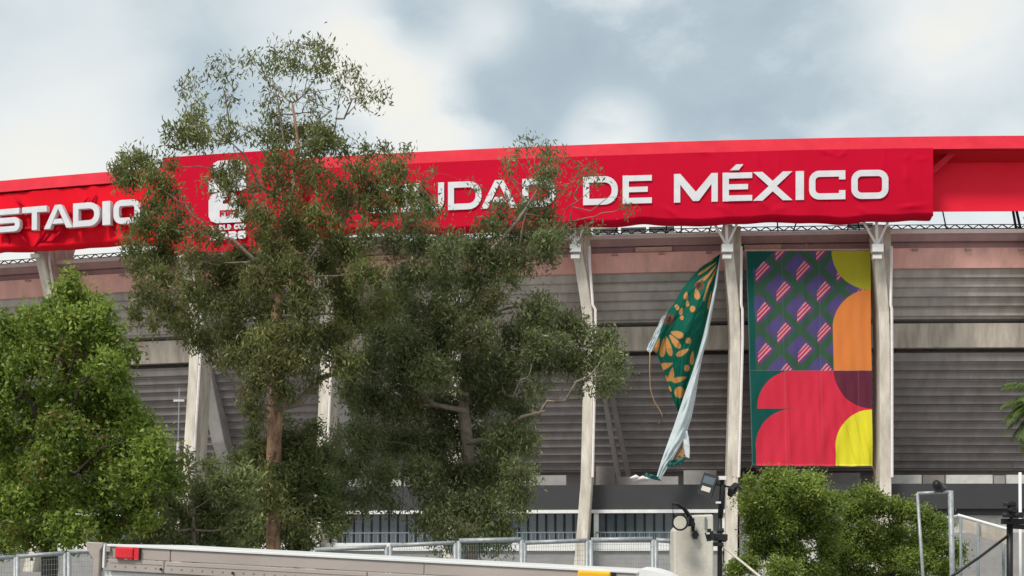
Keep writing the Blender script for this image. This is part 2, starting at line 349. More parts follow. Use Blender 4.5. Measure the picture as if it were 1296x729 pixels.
# columns: front face centre in photograph units along the height (py -> px, half width px, radial position)
def loft(name, secs, m, parent):
    """secs: list of (pxc, py, halfw_px, r_front, depth_r)"""
    vs = []; fs = []
    for (pxc, py, hw, rf, dr) in secs:
        a = ang(pxc, rf); p = ring(a, rf, 0); z = EYE+(HOR-py)/F*p.y; w = hw/F*p.y/RR
        vs += [ring(a-w, rf, z), ring(a+w, rf, z), ring(a+w, rf-dr, z), ring(a-w, rf-dr, z)]
    for i in range(len(secs)-1):
        for j in range(4): fs.append((i*4+j, i*4+(j+1) % 4, (i+1)*4+(j+1) % 4, (i+1)*4+j))
    fs.append((3, 2, 1, 0)); n = (len(secs)-1)*4; fs.append((n, n+1, n+2, n+3))
    o = mesh_obj(name, vs, fs, m, parent); bevel(o, .06); return o
for i, c in enumerate(COLS):
    if not -160 < c < 1400: continue
    far = max(0, (745-c)/500)            # how obliquely the column is seen
    top_dx = {745: -16, 931: -10, 1120: -9}.get(c, -12-8*far)
    lo_dx = {745: -3, 931: -4, 1120: 1, 1330: 2}.get(c, -8*far-2)
    sp_dx = {745: -10, 931: -5, 1120: 2, 1330: 4}.get(c, -18*far-4)
    W = 6.6
    secs = [(c+top_dx*1.0, 284, 6.2, 2.8, 1.6), (c+top_dx*.85, 322, 6.2, 2.6, 1.8), (c+top_dx*.45, 360, W, 2.0, 2.4), (c+top_dx*.12, 395, W, 1.5, 2.9), (c, 430, W, 1.3, 3.0),
            (c+lo_dx*.2, 480, W, 1.3, 3.0), (c+lo_dx*.7, 560, W+.3, 1.5, 3.0), (c+lo_dx, 610, W+.6, 1.7, 3.0), (c+sp_dx, 700, W+.8, 2.2, 3.0), (c+sp_dx*1.3, 740, W+1, 2.4, 3.0)]
    colm = loft('column', secs, M['column'], stadium)
    wing = loft('column_wing', [(c+top_dx+11, 286, 5.5, 1.1, 4.2+1.0*far), (c+top_dx*.8+10, 325, 5.5, 1.0, 3.6), (c+top_dx*.3+6, 365, 3.4, .8, 2.6), (c+3, 398, 1.4, .6, 1.6)], M['column'], stadium)
    # inner raker leg going back under the tier
    if c < 700: loft('raker', [(c+9, 415, 7, -2.0, 1.4), (c+14, 480, 9, -3.6, 1.8), (c+30, 560, 9, -6.0, 1.8), (c+46, 612, 9, -8.2, 1.8)], M['raker'], stadium)
    elif c < 800:
        for q in (0, 9): loft('raker', [(c+12+q*.6, 440, 3, -2.6, .6), (c+18+q, 490, 3.4, -3.8, .7), (c+30+q*1.3, 560, 3.4, -6.0, .7), (c+40+q*1.4, 612, 3.4, -8.0, .7)], M['slat_low'], stadium)
    # downpipe and roof bracket
    b = MB(); b.tube([rp(c+top_dx+17, 312, 1.9), rp(c+top_dx+17, 330, 1.9), rp(c+top_dx*.3+10, 386, 1.9), rp(c+8.6, 392, 1.9), rp(c+8.8, 430, 1.8), rp(c+8+lo_dx, 604, 2.0)], .13, 6)
    b.build('downpipe', M['pale_edge'], colm)
    b = MB(); n0 = rp(c+top_dx-1, 311, 3.4)
    q_ = 1+.25*far; b.tube([n0, rp(c+top_dx-22*q_, 274, 3.6)], .12+.06*far, 6); b.tube([n0, rp(c+top_dx+15*q_, 276, 3.6)], .12+.06*far, 6); b.tube([n0, rp(c+top_dx-2, 270, 3.9)], .15, 6)
    b.box(n0+Vector((0, 0, -.25)), (1.0, .7, .7)); b.box(n0+Vector((0, .1, -1.0)), (.8, .5, .35))
    b.build('bracket', M['white'], colm)

# thin black truss and struts in the open gap under the roof, pale teal sheets behind
b = MB(); dA = (A1-A0)/150
zt0 = zof(284.2, -3.5); zt1 = zof(289.2, -3.5)
for k in range(150):
    a = A0+dA*k
    b.bar(ring(a, -3.5, zt0), ring(a+dA, -3.5, zt0), .07); b.bar(ring(a, -3.5, zt1), ring(a+dA, -3.5, zt1), .08)
    b.bar(ring(a, -3.5, zt1), ring(a+dA/2, -3.5, zt0), .09); b.bar(ring(a+dA/2, -3.5, zt0), ring(a+dA, -3.5, zt1), .09)
b.build('rim_truss', M['black'], stadium, kind='stuff')
for i in range(2, 10):
    for k in range(5):
        a0 = ang(COLS[i])+(ang(COLS[i+1])-ang(COLS[i]))*(k+.04)/5; a1 = a0+(ang(COLS[i+1])-ang(COLS[i]))/5*.9
        if random.random() < .45:
            swept('wind_panel', [(-4.5, zof(281, -4.5)), (-4.5, zof(288, -4.5)), (-4.54, zof(288, -4.5)), (-4.54, zof(281, -4.5))], a0, a1, 2, M['teal_sheet'], stadium)
for px in list(range(-60, 180, 17))+[560, 640, 776, 842, 862, 895, 985, 1002, 1070, 1090, 1200, 1288, 1294, 1300]:
    dx = random.uniform(-16, 16)
    b = MB(); b.tube([rp(px, 300, -2.5), rp(px+dx, 262, -2.0)], .07 if px < 1280 else .13, 5)
    b.build('roof_strut', M['black'], stadium)

# ------------------------------------------------------------------ fabric sheet over the ring
def CREASE_PX(a, r): p = ring(a, r, 0); return CX+F*p.x/p.y
def CREASE_Y(a, r): return ring(a, r, 0).y
def sheet(name, px0, px1, z_top, z_bot, r0, nx, nz, m, parent, amp=.12, sag=.25, curl=1.0, seed=0.0, lean=0.0, creases=()):
    a0 = ang(px0, r0); a1 = ang(px1, r0); vs = []; fs = []
    rows = nz+4
    for j in range(rows+1):
        for i in range(nx+1):
            s = i/nx; a = a0+(a1-a0)*s; X = a*RR
            tpos = min(1, j/nz)
            edge = sag*(noise.noise(Vector((X*.14, seed, 3.3)))+.6*noise.noise(Vector((X*.4, seed, 8.1))))
            zb = z_bot+edge
            z = z_top+(zb-z_top)*tpos
            r = r0+lean*tpos+amp*noise.noise(Vector((X*.22, z*.16, seed)))+amp*.5*noise.noise(Vector((X*.9, z*.25+X*.3, seed+5)))
            r += amp*.8*math.exp(-((tpos-1)/.12)**2)*math.sin(X*.9+3*noise.noise(Vector((X*.2, 0, seed))))
            for (cx_, cy_, ex_, ey_, wd_, hh_) in creases:
                pxx = CREASE_PX(a, r0); pyy = HOR-(z-EYE)*F/CREASE_Y(a, r0)
                dx_, dy_ = ex_-cx_, ey_-cy_; tt_ = max(0, min(1, ((pxx-cx_)*dx_+(pyy-cy_)*dy_)/(dx_*dx_+dy_*dy_)))
                d2_ = (pxx-cx_-tt_*dx_)**2+(pyy-cy_-tt_*dy_)**2
                wq_ = wd_*1.25*(.55+.9*abs(noise.noise(Vector((pxx*.06, pyy*.09, cx_)))))
                if d2_ < 9*wq_*wq_: r += hh_*.36*math.sin(min(1, tt_+.12)*PI*.94)*math.exp(-d2_/(wq_*wq_))
            if j > nz:
                q = (j-nz)/4; r -= curl*q; z -= .35*math.sin(q*PI)
            vs.append(ring(a, r, z))
    w = nx+1
    for j in range(rows):
        for i in range(nx): fs.append((j*w+i, (j+1)*w+i, (j+1)*w+i+1, j*w+i+1))
    return mesh_obj(name, vs, fs, m, parent, smooth=True)

# ------------------------------------------------------------------ lettering (one strip per stroke, nothing overlaps)
def arc(cx, cy, rx_, ry_, t0, t1, n=6): return [(cx+rx_*math.cos(t0+(t1-t0)*k/n), cy+ry_*math.sin(t0+(t1-t0)*k/n)) for k in range(n+1)]
H = PI/2
def strip(pts, w, closed=False):
    """mitred strip: returns left and right outlines"""
    n = len(pts); Lp = []; Rp = []
    for i in range(n):
        p = Vector(pts[i])
        pr = Vector(pts[(i-1) % n]) if (closed or i > 0) else None
        nx_ = Vector(pts[(i+1) % n]) if (closed or i < n-1) else None
        d0 = (p-pr).normalized() if pr is not None else (nx_-p).normalized()
        d1 = (nx_-p).normalized() if nx_ is not None else d0
        n0 = Vector((-d0.y, d0.x)); n1 = Vector((-d1.y, d1.x)); mt = n0+n1
        mt = mt/max(.35, mt.length_squared/2)/1.0 if mt.length > 1e-6 else n0
        mt = mt*1.0
        Lp.append(p+mt*w/2); Rp.append(p-mt*w/2)
    return Lp, Rp
def glyph(ch, w=1.15, s=.23):
    """closed/open centre lines in a box w wide and 1 high; returns [(points, closed, thickness)]"""
    h = s/2; r = .24; x0, x1, y0, y1 = h, w-h, h, 1-h
    if ch == 'I': return [([(h, 0), (h, 1)], False, s)]
    if ch == 'O': return [(arc(x1-r, y1-r, r, r, 0, H)+arc(x0+r, y1-r, r, r, H, 2*H)+arc(x0+r, y0+r, r, r, 2*H, 3*H)+arc(x1-r, y0+r, r, r, 3*H, 4*H), True, s)]
    if ch == '0': return glyph('O', w, s)
    if ch == 'C': return [([(w-.04, y1-.16), (x1, y1-.15)][:0]+[(x1+h*.6, y1-.17)]+arc(x1-.16, y1-.14, .14, .14, 0, H, 4)[1:]+arc(x0+r, y1-r, r, r, H, 2*H)+arc(x0+r, y0+r, r, r, 2*H, 3*H)+arc(x1-.16, y0+.14, .14, .14, 3*H, 4*H, 4)[:-1]+[(x1+h*.6, y0+.17)], False, s)] if False else \
        [([(w, y1)]+arc(x0+r, y1-r, r, r, H, 2*H)+arc(x0+r, y0+r, r, r, 2*H, 3*H)+[(w, y0)], False, s), ([(w-h, y1-h), (w-h, y1-h-.10)], False, s), ([(w-h, y0+h), (w-h, y0+h+.10)], False, s)]
    if ch == 'U': return [([(x0, 1)]+arc(x0+r, y0+r, r, r, 2*H, 3*H)+arc(x1-r, y0+r, r, r, 3*H, 4*H)+[(x1, 1)], False, s)]
    if ch == 'D': R = .36; return [([(x0, y0)]+arc(x1-R, y0+R, R, R, -H, 0)+arc(x1-R, y1-R, R, R, 0, H)+[(x0, y1)], True, s)]
    if ch == 'T': return [([(0, 1-h), (w, 1-h)], False, s), ([(w/2, 0), (w/2, 1-s)], False, s)]
    if ch == 'E': return [([(x0, 0), (x0, 1)], False, s), ([(s, y1), (w, y1)], False, s*.93), ([(s, .5), (w*.86, .5)], False, s*.86), ([(s, y0), (w, y0)], False, s*.93)]
    if ch == 'F': return [([(x0, 0), (x0, 1)], False, s), ([(s, y1), (w, y1)], False, s*.93), ([(s, .48), (w*.86, .48)], False, s*.86)]
    if ch == 'L': return [([(x0, 0), (x0, 1)], False, s), ([(s, y0), (w, y0)], False, s*.93)]
    if ch == 'P': return [([(x0, 0), (x0, 1)], False, s), ([(s, y1)]+arc(x1-.16, y1-.16, .16, .16, H, 0)+arc(x1-.16, .55, .16, .16, 0, -H)+[(s, .39)], False, s*.9)]
    if ch == 'R': return glyph('P', w, s)+[([(w*.5, .39-s*.45), (w*.82, 0)], False, s)]
    if ch == 'W': return [([(.1, 1), (w*.28, .02), (w*.5, .85), (w*.72, .02), (w-.1, 1)], False, s*.85)]
    if ch == 'S': q = .15; return [([(w-.03, y1)]+arc(x0+q, y1-q, q, q, H, 2*H, 4)+arc(x0+q, .5+q*1.0, q, q, 2*H, 3*H, 4)+arc(x1-q, .5-q, q, q, H, 0, 4)+arc(x1-q, y0+q, q, q, 0, -H, 4)+[(.03, y0)], False, s*.95)]
    if ch == '2': q = .16; return [([(.02, y1)]+arc(x1-q, y1-q, q, q, H, 0, 4)+arc(x1-q, .5+q, q, q, 0, -H, 4)+arc(x0+q, .5-q, q, q, H, 2*H, 4)+[(x0, y0), (w, y0)], False, s)]
    if ch == '6': q = .16; return [([(w-.04, y1)]+arc(x0+q, y1-q, q, q, H, 2*H, 4)+[(x0, .58)], False, s), (arc(x1-q, .44-.04, q, q, 0, H, 4)+arc(x0+q, .40, q, q, H, 2*H, 4)+arc(x0+q, y0+q, q, q, 2*H, 3*H, 4)+arc(x1-q, y0+q, q, q, 3*H, 4*H, 4), True, s*.92)]
    return []
def glyph_polys(ch, w, s):
    """list of (outline quads as point lists) for fill; each strip becomes consecutive quads"""
    if ch == 'A':
        q = s*1.15
        return [('poly', [(0, 0), (q, 0), (w/2, 1-q*.55), (w/2, 1), (w/2-.15, 1)]), ('poly', [(w-q, 0), (w, 0), (w/2+.15, 1), (w/2, 1), (w/2, 1-q*.55)]),
                ('poly', [(w*.30, .20), (w*.70, .20), (w*.62, .40), (w*.38, .40)])]
    if ch == 'M':
        q = s
        return [('poly', [(0, 0), (q, 0), (q, .62), (q, 1), (0, 1)]), ('poly', [(w-q, 0), (w, 0), (w, 1), (w-q, 1), (w-q, .62)]),
                ('poly', [(q, .62), (w/2-.1, .04), (w/2, .04), (w/2, .36), (q, 1)]), ('poly', [(w/2, .04), (w/2+.1, .04), (w-q, .62), (w-q, 1), (w/2, .36)])]
    if ch == 'X':
        q = s*1.5; c = w/2
        return [('poly', [(0, 1), (c-q*.42, .5), (0, 0), (q, 0), (c, .5-.18), (c, .5+.18), (q, 1)]), ('poly', [(w, 1), (w-q, 1), (c, .68), (c, .32), (w-q, 0), (w, 0), (c+q*.42, .5)])]
    return [('strip', g) for g in glyph(ch, w, s)]
def letter_obj(name, ch, px0, px1, z0, z1, r, m, parent, depth=.12, s=.23, accent=False):
    """stand a letter on the ring between two photograph columns, z0..z1"""
    a0 = ang(px0, r); a1 = ang(px1, r); hgt = z1-z0; wid = (a1-a0)*RR/hgt
    if ch == 'I': s = wid
    b = MB()
    def P(x, y, d): return ring(a0+(a1-a0)*x/wid, r+d, z0+y*hgt)
    def prism(pts):
        n = len(pts); vs = [P(x, y, 0) for x, y in pts]+[P(x, y, -depth) for x, y in pts]
        fs = [tuple(range(n)), tuple(range(2*n-1, n-1, -1))]+[(i, i+n, (i+1) % n+n, (i+1) % n) for i in range(n)]
        b.add(vs, fs)
    polys = glyph_polys(ch, wid, s)
    if accent: polys = polys+[('poly', [(wid*.25, 1.08), (wid*.55, 1.08), (wid*.70, 1.28), (wid*.46, 1.28)])]
    for kind, g in polys:
        if kind == 'poly': prism(g)
        else:
            pts, closed, w = g; Lp, Rp = strip(pts, w, closed); n = len(pts)
            vs = [P(p.x, p.y, 0) for p in Lp]+[P(p.x, p.y, 0) for p in Rp]+[P(p.x, p.y, -depth) for p in Lp]+[P(p.x, p.y, -depth) for p in Rp]
            fs = []
            for i in range(n if closed else n-1):
                k = (i+1) % n
                fs += [(i, n+i, n+k, k), (2*n+i, 2*n+k, 3*n+k, 3*n+i), (i, k, 2*n+k, 2*n+i), (n+i, 3*n+i, 3*n+k, n+k)]
            if not closed: fs += [(0, 2*n, 3*n, n), (n-1, 2*n-1, 4*n-1, 3*n-1)]
            b.add(vs, fs)
    o = b.build(name, m, parent)
    bm = bmesh.new(); bm.from_mesh(o.data); bmesh.ops.recalc_face_normals(bm, faces=bm.faces); bm.to_mesh(o.data); bm.free()
    return o

RB = 5.35
signr = thing('roof_banner_sign', 'long crimson roof banner reading CIUDAD DE MÉXICO in white capitals', 'banner', ring(ang(850), RB, zof(250, RB)))
ztop = zof(187.5, RB, 1175); zbot = zof(272, RB, 1175)
CR_R = [(1036, 190, 1062, 198, 2.2, .25), (1062, 198, 1074, 190, 2.2, .25), (956, 196, 962, 214, 2.5, .22), (962, 214, 956, 232, 2.5, .16), (1148, 196, 1149, 204, 3, .2), (1147, 214, 1149, 236, 3.5, .28), (1135, 263, 1178, 259, 2.5, .35), (1160, 202, 1178, 200, 2.0, .18),
        (1085, 262, 1100, 272, 3, .25), (960, 250, 975, 268, 4, .3), (975, 268, 1000, 262, 4, .2), (1046, 192, 1047, 202, 1.5, -.2), (880, 190, 905, 196, 3, .18), (800, 200, 812, 236, 4, .15), (690, 215, 700, 262, 5, .2), (840, 262, 862, 276, 3, .25), (730, 262, 750, 282, 4, .25), (900, 256, 930, 272, 4, .2), (1120, 190, 1108, 268, 2, .1), (985, 190, 983, 270, 1.6, .1), (852, 195, 848, 275, 1.6, .1)]
sheet('banner_sheet', 378, 1181, ztop, zbot, RB, 400, 34, M['red_fabric'], signr, amp=.07, sag=.36, curl=2.2, seed=1.7, creases=CR_R)
# closed right end of the banner box, turning back to the roof
ae = ang(1181, RB)
mesh_obj('end_flap', [ring(ae+.00002, RB+.02, ztop), ring(ae+.00002, RB+.02, zbot-.1), ring(ae+.0002, 2.5, zbot+.1), ring(ae+.0002, 2.5, ztop)], [(0, 1, 2, 3)], M['red_fabric'], signr)
ZT = zof(214.3, RB+.3, 1100); ZB = zof(251, RB+.3, 1100)
for ch, x0, x1 in [('C', 462, 503), ('I', 508, 519), ('U', 523, 562), ('D', 567, 609.5), ('A', 608.5, 655), ('D', 661, 703.5), ('D', 738, 782), ('E', 788, 825), ('M', 853, 908.5), ('E', 914.5, 952), ('X', 953, 1003), ('I', 1007, 1017.5), ('C', 1024, 1070), ('O', 1077.5, 1124.5)]:
    letter_obj('letter', ch, x0, x1, ZB, ZT, RB+.12, M['letter'], signr, depth=.03, s=.215, accent=(x0 == 914.5))
# diagonal brace of the roof right of the banner
b = MB(); b.bar(rp(1178, 219, 3.6), rp(1211, 189, 3.6), .55, .5); b.build('roof_brace', M['red_strip'], stadium)

signl = thing('roof_banner_sign', 'creased red roof banner with raised white capitals ending in STADIO at left', 'banner', ring(ang(60), 4.9, zof(250, RB)))
ztl = zof(190.5, 4.9); zbl = zof(268.5, 4.9)
sheet('banner_sheet', -260, 212, ztl, zbl, 4.9, 260, 30, M['red_left'], signl, amp=.34, sag=.25, curl=1.6, seed=9.2)
zlt = zof(262.5, 5.6, 43); zlb = zof(292, 5.6, 43)
for ch, x0, x1 in [('E', -46, -12), ('S', -8, 25), ('T', 28, 59), ('A', 55.5, 91.5), ('D', 92.5, 126), ('I', 129.5, 139.5), ('O', 143.5, 177)]:
    o = letter_obj('letter', ch, x0, x1, zlb, zlt, 5.9, M['letter'], signl, depth=.5, s=.25)
b = MB(); a0 = ang(-60, 5.1); a1 = ang(185, 5.1)
for zz in (zlb+.45, zlt-.5):
    v, f = sweep([(5.18, zz+.09), (5.18, zz-.09), (5.0, zz-.09), (5.0, zz+.09)], a0, a1, 12); b.add(v, f)
b.build('letter_rail', M['red_dark'], signl)
# folded pleats radiating under the letters
for k, (x0, y0, x1, y1) in enumerate([(20, 290, 38, 312), (60, 288, 44, 312), (72, 286, 50, 310), (84, 285, 66, 306), (5, 292, 14, 312), (140, 284, 150, 304), (112, 262, 122, 246), (100, 262, 112, 250), (30, 262, 18, 250)]):
    b = MB(); b.tube([rp(x0, y0, 5.1), rp((x0+x1)/2, (y0+y1)/2, 5.3), rp(x1, y1, 5.0)], [.05, .16, .05], 5); b.build('pleat', M['red_fabric'], signl, smooth=True)

# tall emblem panel
panel = thing('emblem_panel', 'tall red panel on the roof edge with a white trophy emblem and WORLD CUP 2026', 'sign', ring(ang(291), 7, zof(250, 7)))
pa0, pa1 = ang(206, 7), ang(377, 7); pzt = zof(199.5, 7, 207); pzb = zof(318, 7, 292)
v, f = sweep([(7, pzt), (7, pzb), (6.5, pzb), (6.5, pzt)], pa0, pa1, 8); mesh_obj('panel_board', v, f, M['red_fabric'], panel)
v, f = sweep([(7.12, pzt), (7.12, pzb), (7.01, pzb), (7.01, pzt)], pa1-.0004, pa1, 1); mesh_obj('panel_edge', v, f, M['red_strip'], panel)
# emblem: a blocky 2 standing over a blocky 6, with a cup in between
def panel_poly(name, pts, m, r=7.2, depth=.15):
    vs = [rp(x, y, r) for x, y in pts]+[rp(x, y, r-depth) for x, y in pts]; n = len(pts)
    fs = [tuple(range(n-1, -1, -1)), tuple(range(n, 2*n))]+[(i, (i+1) % n, (i+1) % n+n, i+n) for i in range(n)]
    o = mesh_obj(name, vs, fs, m, panel)
    bm = bmesh.new(); bm.from_mesh(o.data); bmesh.ops.recalc_face_normals(bm, faces=bm.faces); bm.to_mesh(o.data); bm.free(); return o
panel_poly('emblem_upper', [(268, 214)]+[(x, y) for x, y in [(270, 207), (276, 203.5), (300, 202), (308, 204), (311.5, 210), (311.5, 238), (305, 241), (288, 241), (286, 242.5), (264, 243.5), (264, 230), (268, 226), (288, 224), (288, 218), (268, 219)]], M['letter'])
panel_poly('emblem_lower', [(264, 254), (267, 247), (274, 244), (288, 243), (288, 252), (282, 254), (282, 258), (300, 257), (308, 259), (312, 266), (311.5, 276), (306, 281), (274, 282.5), (267, 280), (264, 274)], M['letter'])
panel_poly('trophy', [(291, 217), (297, 215), (302, 220), (300, 228), (297, 236), (299, 250), (302, 256), (290, 256.5), (292, 250), (294, 238), (290, 228)], M['letter_side'], r=7.4)
def panel_word(word, x0, x1, yt, yb, m, r=7.3, s=.27, gap=.16, wl=.85, name='lettering'):
    ws = [{'I': .3, ' ': .45, 'W': 1.25}.get(c_, wl) for c_ in word]; tot = sum(ws)+gap*(len(word)-1); k = (x1-x0)/tot; x = x0
    zt_ = zof(yt, r, (x0+x1)/2); zb_ = zof(yb, r, (x0+x1)/2); allv = []; ob = None
    for c_, w_ in zip(word, ws):
        if c_ != ' ':
            letter_obj(name, c_, x, x+w_*k, zb_, zt_, r, m, panel, depth=.1, s=s)
        x += (w_+gap)*k
panel_word('FIFA', 278, 302, 265.5, 273, M['red_fabric'], r=7.28, s=.2)
panel_word('WORLD CUP', 265, 311, 284, 290.6, M['letter'], s=.26)
panel_word('2026', 266, 311, 293, 303, M['letter'], s=.3, wl=1.2)

# ------------------------------------------------------------------ the patterned hanging banner
def lin(c):
    return tuple(((x/255)/12.92 if x/255 <= .04045 else ((x/255+.055)/1.055)**2.4) for x in c)
def grid_banner(name, fn_pos, nx, ny, colors, m, parent):
    u = np.linspace(0, 1, nx+1); v = np.linspace(0, 1, ny+1)
    vs = [fn_pos(a, c) for c in v for a in u]; w = nx+1
    fs = [(j*w+i, (j+1)*w+i, (j+1)*w+i+1, j*w+i+1) for j in range(ny) for i in range(nx)]
    o = mesh_obj(name, vs, fs, m, parent, smooth=True)
    at_ = o.data.color_attributes.new('print', 'FLOAT_COLOR', 'POINT')
    UU, VV = np.meshgrid(u, v); C = colors(UU, VV).reshape(-1, 3)
    arr = np.ones((C.shape[0], 4), dtype=np.float32); arr[:, :3] = C
    at_.data.foreach_set('color', arr.ravel()); return o
TEAL = np.array(lin((14, 92, 84))); GRN = np.array(lin((64, 102, 76))); BLU = np.array(lin((92, 78, 138))); SLT = np.array(lin((80, 84, 104)))
CRM = np.array(lin((196, 32, 74))); PNK = np.array(lin((250, 178, 196))); OLV = np.array(lin((186, 178, 24))); ORG = np.array(lin((240, 136, 56)))
MAR = np.array(lin((112, 44, 66))); YEL = np.array(lin((250, 238, 6))); RED = np.array(lin((236, 36, 70)))
def banner_colors(U, V):
    X = U*157.0; Y = V*270.0; C = np.zeros(U.shape+(3,)); C[:] = TEAL
    # lattice of green bands over violet lozenges
    P_ = 51.4
    gx = (X-20)/P_; gy = (Y-25.7)/P_
    def cell(ox, oy):
        return (gx-ox-np.round(gx-ox))*P_, (gy-oy-np.round(gy-oy))*P_
    pat = (X > 9) & (Y < 151)
    cp = np.zeros_like(C); cp[:] = GRN*.9
    for (ox, oy) in ((0, 0), (.5, .5)):
        dx, dy = cell(ox, oy)
        l = (np.abs(dx+5)+np.abs(dy+5)) < 19.5
        cp[l] = (SLT*.5+BLU*.5)
        l2 = (np.abs(dx+9)+np.abs(dy+9)) < 11; cp[l2] = BLU
        for (ox2, oy2) in ((0, 0),):
            hx2 = np.ones_like(dx, dtype=bool); pg = [(-8.5, 13), (-8.5, 0), (2, -14), (10, -5.5)]
            for k in range(4):
                (ax_, ay_), (bx_, by_) = pg[k], pg[(k+1) % 4]
                hx2 &= ((bx_-ax_)*(dy-ay_)-(by_-ay_)*(dx-ax_)) > 0
            st = ((dy+dx+46.0) % 5.4)
            cp[hx2 & (st < 2.9)] = CRM; cp[hx2 & (st >= 2.9)] = PNK*.8
    C[pat] = cp[pat]
    C[(Y < 22) & (X < 36-Y*1.1) & (np.abs(X-20) > 0)] = TEAL*.85
    d = np.hypot(X-157, Y); C[(d < 49)] = OLV
    d = np.hypot(X-157, Y-97); C[((d < 48.5) | ((Y > 97) & (X > 108.5))) & (Y < 150) & (Y > 48)] = ORG
    low = Y >= 150
    C[low] = TEAL
    r1 = low & (Y < 198.01) & ((np.hypot(X-57, Y-198) < 48) | (X > 57))
    r2 = (Y >= 198) & (Y < 247) & ((np.hypot(X-54, Y-247) < 48.5) | (X > 57)); r3 = (Y >= 247) & (X > 6)
    C[r1 | r2 | r3] = RED
    C[low & (np.hypot(X-157, Y-149) < 48.6)] = MAR
    C[low & (Y > 198) & ((np.hypot(X-157, Y-247) < 48) | ((Y >= 247) & (X > 109)))] = YEL
    for sx in (45, 92, 140): C[np.abs(X-sx) < .35] = C[np.abs(X-sx) < .35]*.85+.05
    for sx in (1.0,): C[X < sx] = C[X < sx]*.6+np.array([.2, .35, .35])*.4
    C[np.abs(Y-149.5) < .5] = C[np.abs(Y-149.5) < .5]*.7+.08
    C[Y > 267.5] = C[Y > 267.5]*1.15+.02
    return (C*.93+C.mean(axis=2, keepdims=True)*.07)*.82
M['print'] = attrmat('printed_vinyl', .65, .10, spec=.12)
hb = thing('hanging_banner', 'tall flat banner of red, orange, yellow and violet shapes hung between two pale columns', 'banner', rp(1024, 318, 1.4))
TL, TR, BL, BR = rp(944, 318.5, 1.4), rp(1101, 317.5, 1.4), rp(953-1.5, 589, .6), rp(1104, 590, .6)
def hb_pos(u, v):
    p = (TL*(1-u)+TR*u)*(1-v)+(BL*(1-u)+BR*u)*v
    w = .05*math.sin(u*11*2*PI+2*math.sin(v*5))*(.25+.75*v) * (.4+.6*u)
    w += .16*noise.noise(Vector((u*5, v*4, 2.2)))+.10*noise.noise(Vector((u*12+v*6, v*3, 7.7)))*v
    for (u0, v0, du, dv, ww, hh) in ((.72, .72, .16, .28, .010, .12), (.80, .62, .14, .38, .008, .10), (.62, .80, .10, .2, .010, .10), (.90, .74, .08, .26, .007, .10), (.55, .58, .03, .42, .014, .10), (.30, .60, .02, .4, .012, .07), (.12, .1, .06, .35, .012, .06), (.45, .02, .02, .3, .012, .05)):
        q = (v-v0)/dv
        if 0 < q < 1: w += hh*math.exp(-((u-u0-du*q)/ww)**2)*math.sin(q*PI)**.5
    z = -.10*math.sin(u*PI*4)**2*(v > .98)
    return Vector((p.x, p.y-.1-w, p.z+z*.3+.05*noise.noise(Vector((u*6, 0, 1)))*v))
grid_banner('printed_cloth', hb_pos, 330, 560, banner_colors, M['print'], hb)
b = MB(); b.tube([TL+Vector((-.1, 0, .12)), TR+Vector((.1, 0, .12))], .08, 8); b.build('top_pole', M['peach'], hb)
for u in (0, .25, .5, .75, 1):
    b = MB(); b.tube([TL*(1-u)+TR*u+Vector((0, 0, .1)), TL*(1-u)+TR*u+Vector((0, .6, .9))], .03, 5); b.build('tie', M['rope'], hb)
b = MB(); b.tube([BR, rp(1110, 606, .4)], .03, 5); b.build('tie', M['rope'], hb)
b = MB(); b.tube([BL, rp(944, 608, .4)], .03, 5); b.build('tie', M['rope'], hb)

# ------------------------------------------------------------------ torn banner twisting down beside it
tb = thing('torn_banner', 'torn green banner with tan petals twisting loose from its top right corner', 'banner', rp(911, 323, 2.2))
Lft = [(910.5, 322), (900, 329), (886, 339), (874, 352), (863, 366), (853, 384), (846, 393), (838, 410), (831, 428), (827, 441), (834, 455), (841, 472), (846, 490), (853, 508), (858, 521)]
Rgt = [(911.5, 323), (910, 333), (907, 346), (904.5, 358), (902, 372), (899, 388), (895, 404), (892, 416), (889, 428), (886, 440), (882, 454), (878, 470), (873, 486), (867, 504), (859.5, 522)]
def poly_at(pl, t):
    t = max(0, min(.99999, t))*(len(pl)-1); i = int(t); f_ = t-i
    return (pl[i][0]*(1-f_)+pl[i+1][0]*f_, pl[i][1]*(1-f_)+pl[i+1][1]*f_)
def tb_px(u, v):
    a, b_ = poly_at(Lft, v), poly_at(Rgt, v); return a[0]*(1-u)+b_[0]*u, a[1]*(1-u)+b_[1]*u
def tb_pos(u, v):
    x, y = tb_px(u, v)
    r = 2.0+.9*math.sin(v*PI)*math.sin(u*PI)+.5*math.sin(u*9+v*4)*math.sin(v*PI)*.5+.12*noise.noise(Vector((u*4, v*8, 0)))+.10*noise.noise(Vector((u*14+v*9, v*14, 5)))+.12*math.sin(u*16+v*12)*v
    return rp(x, y, r)
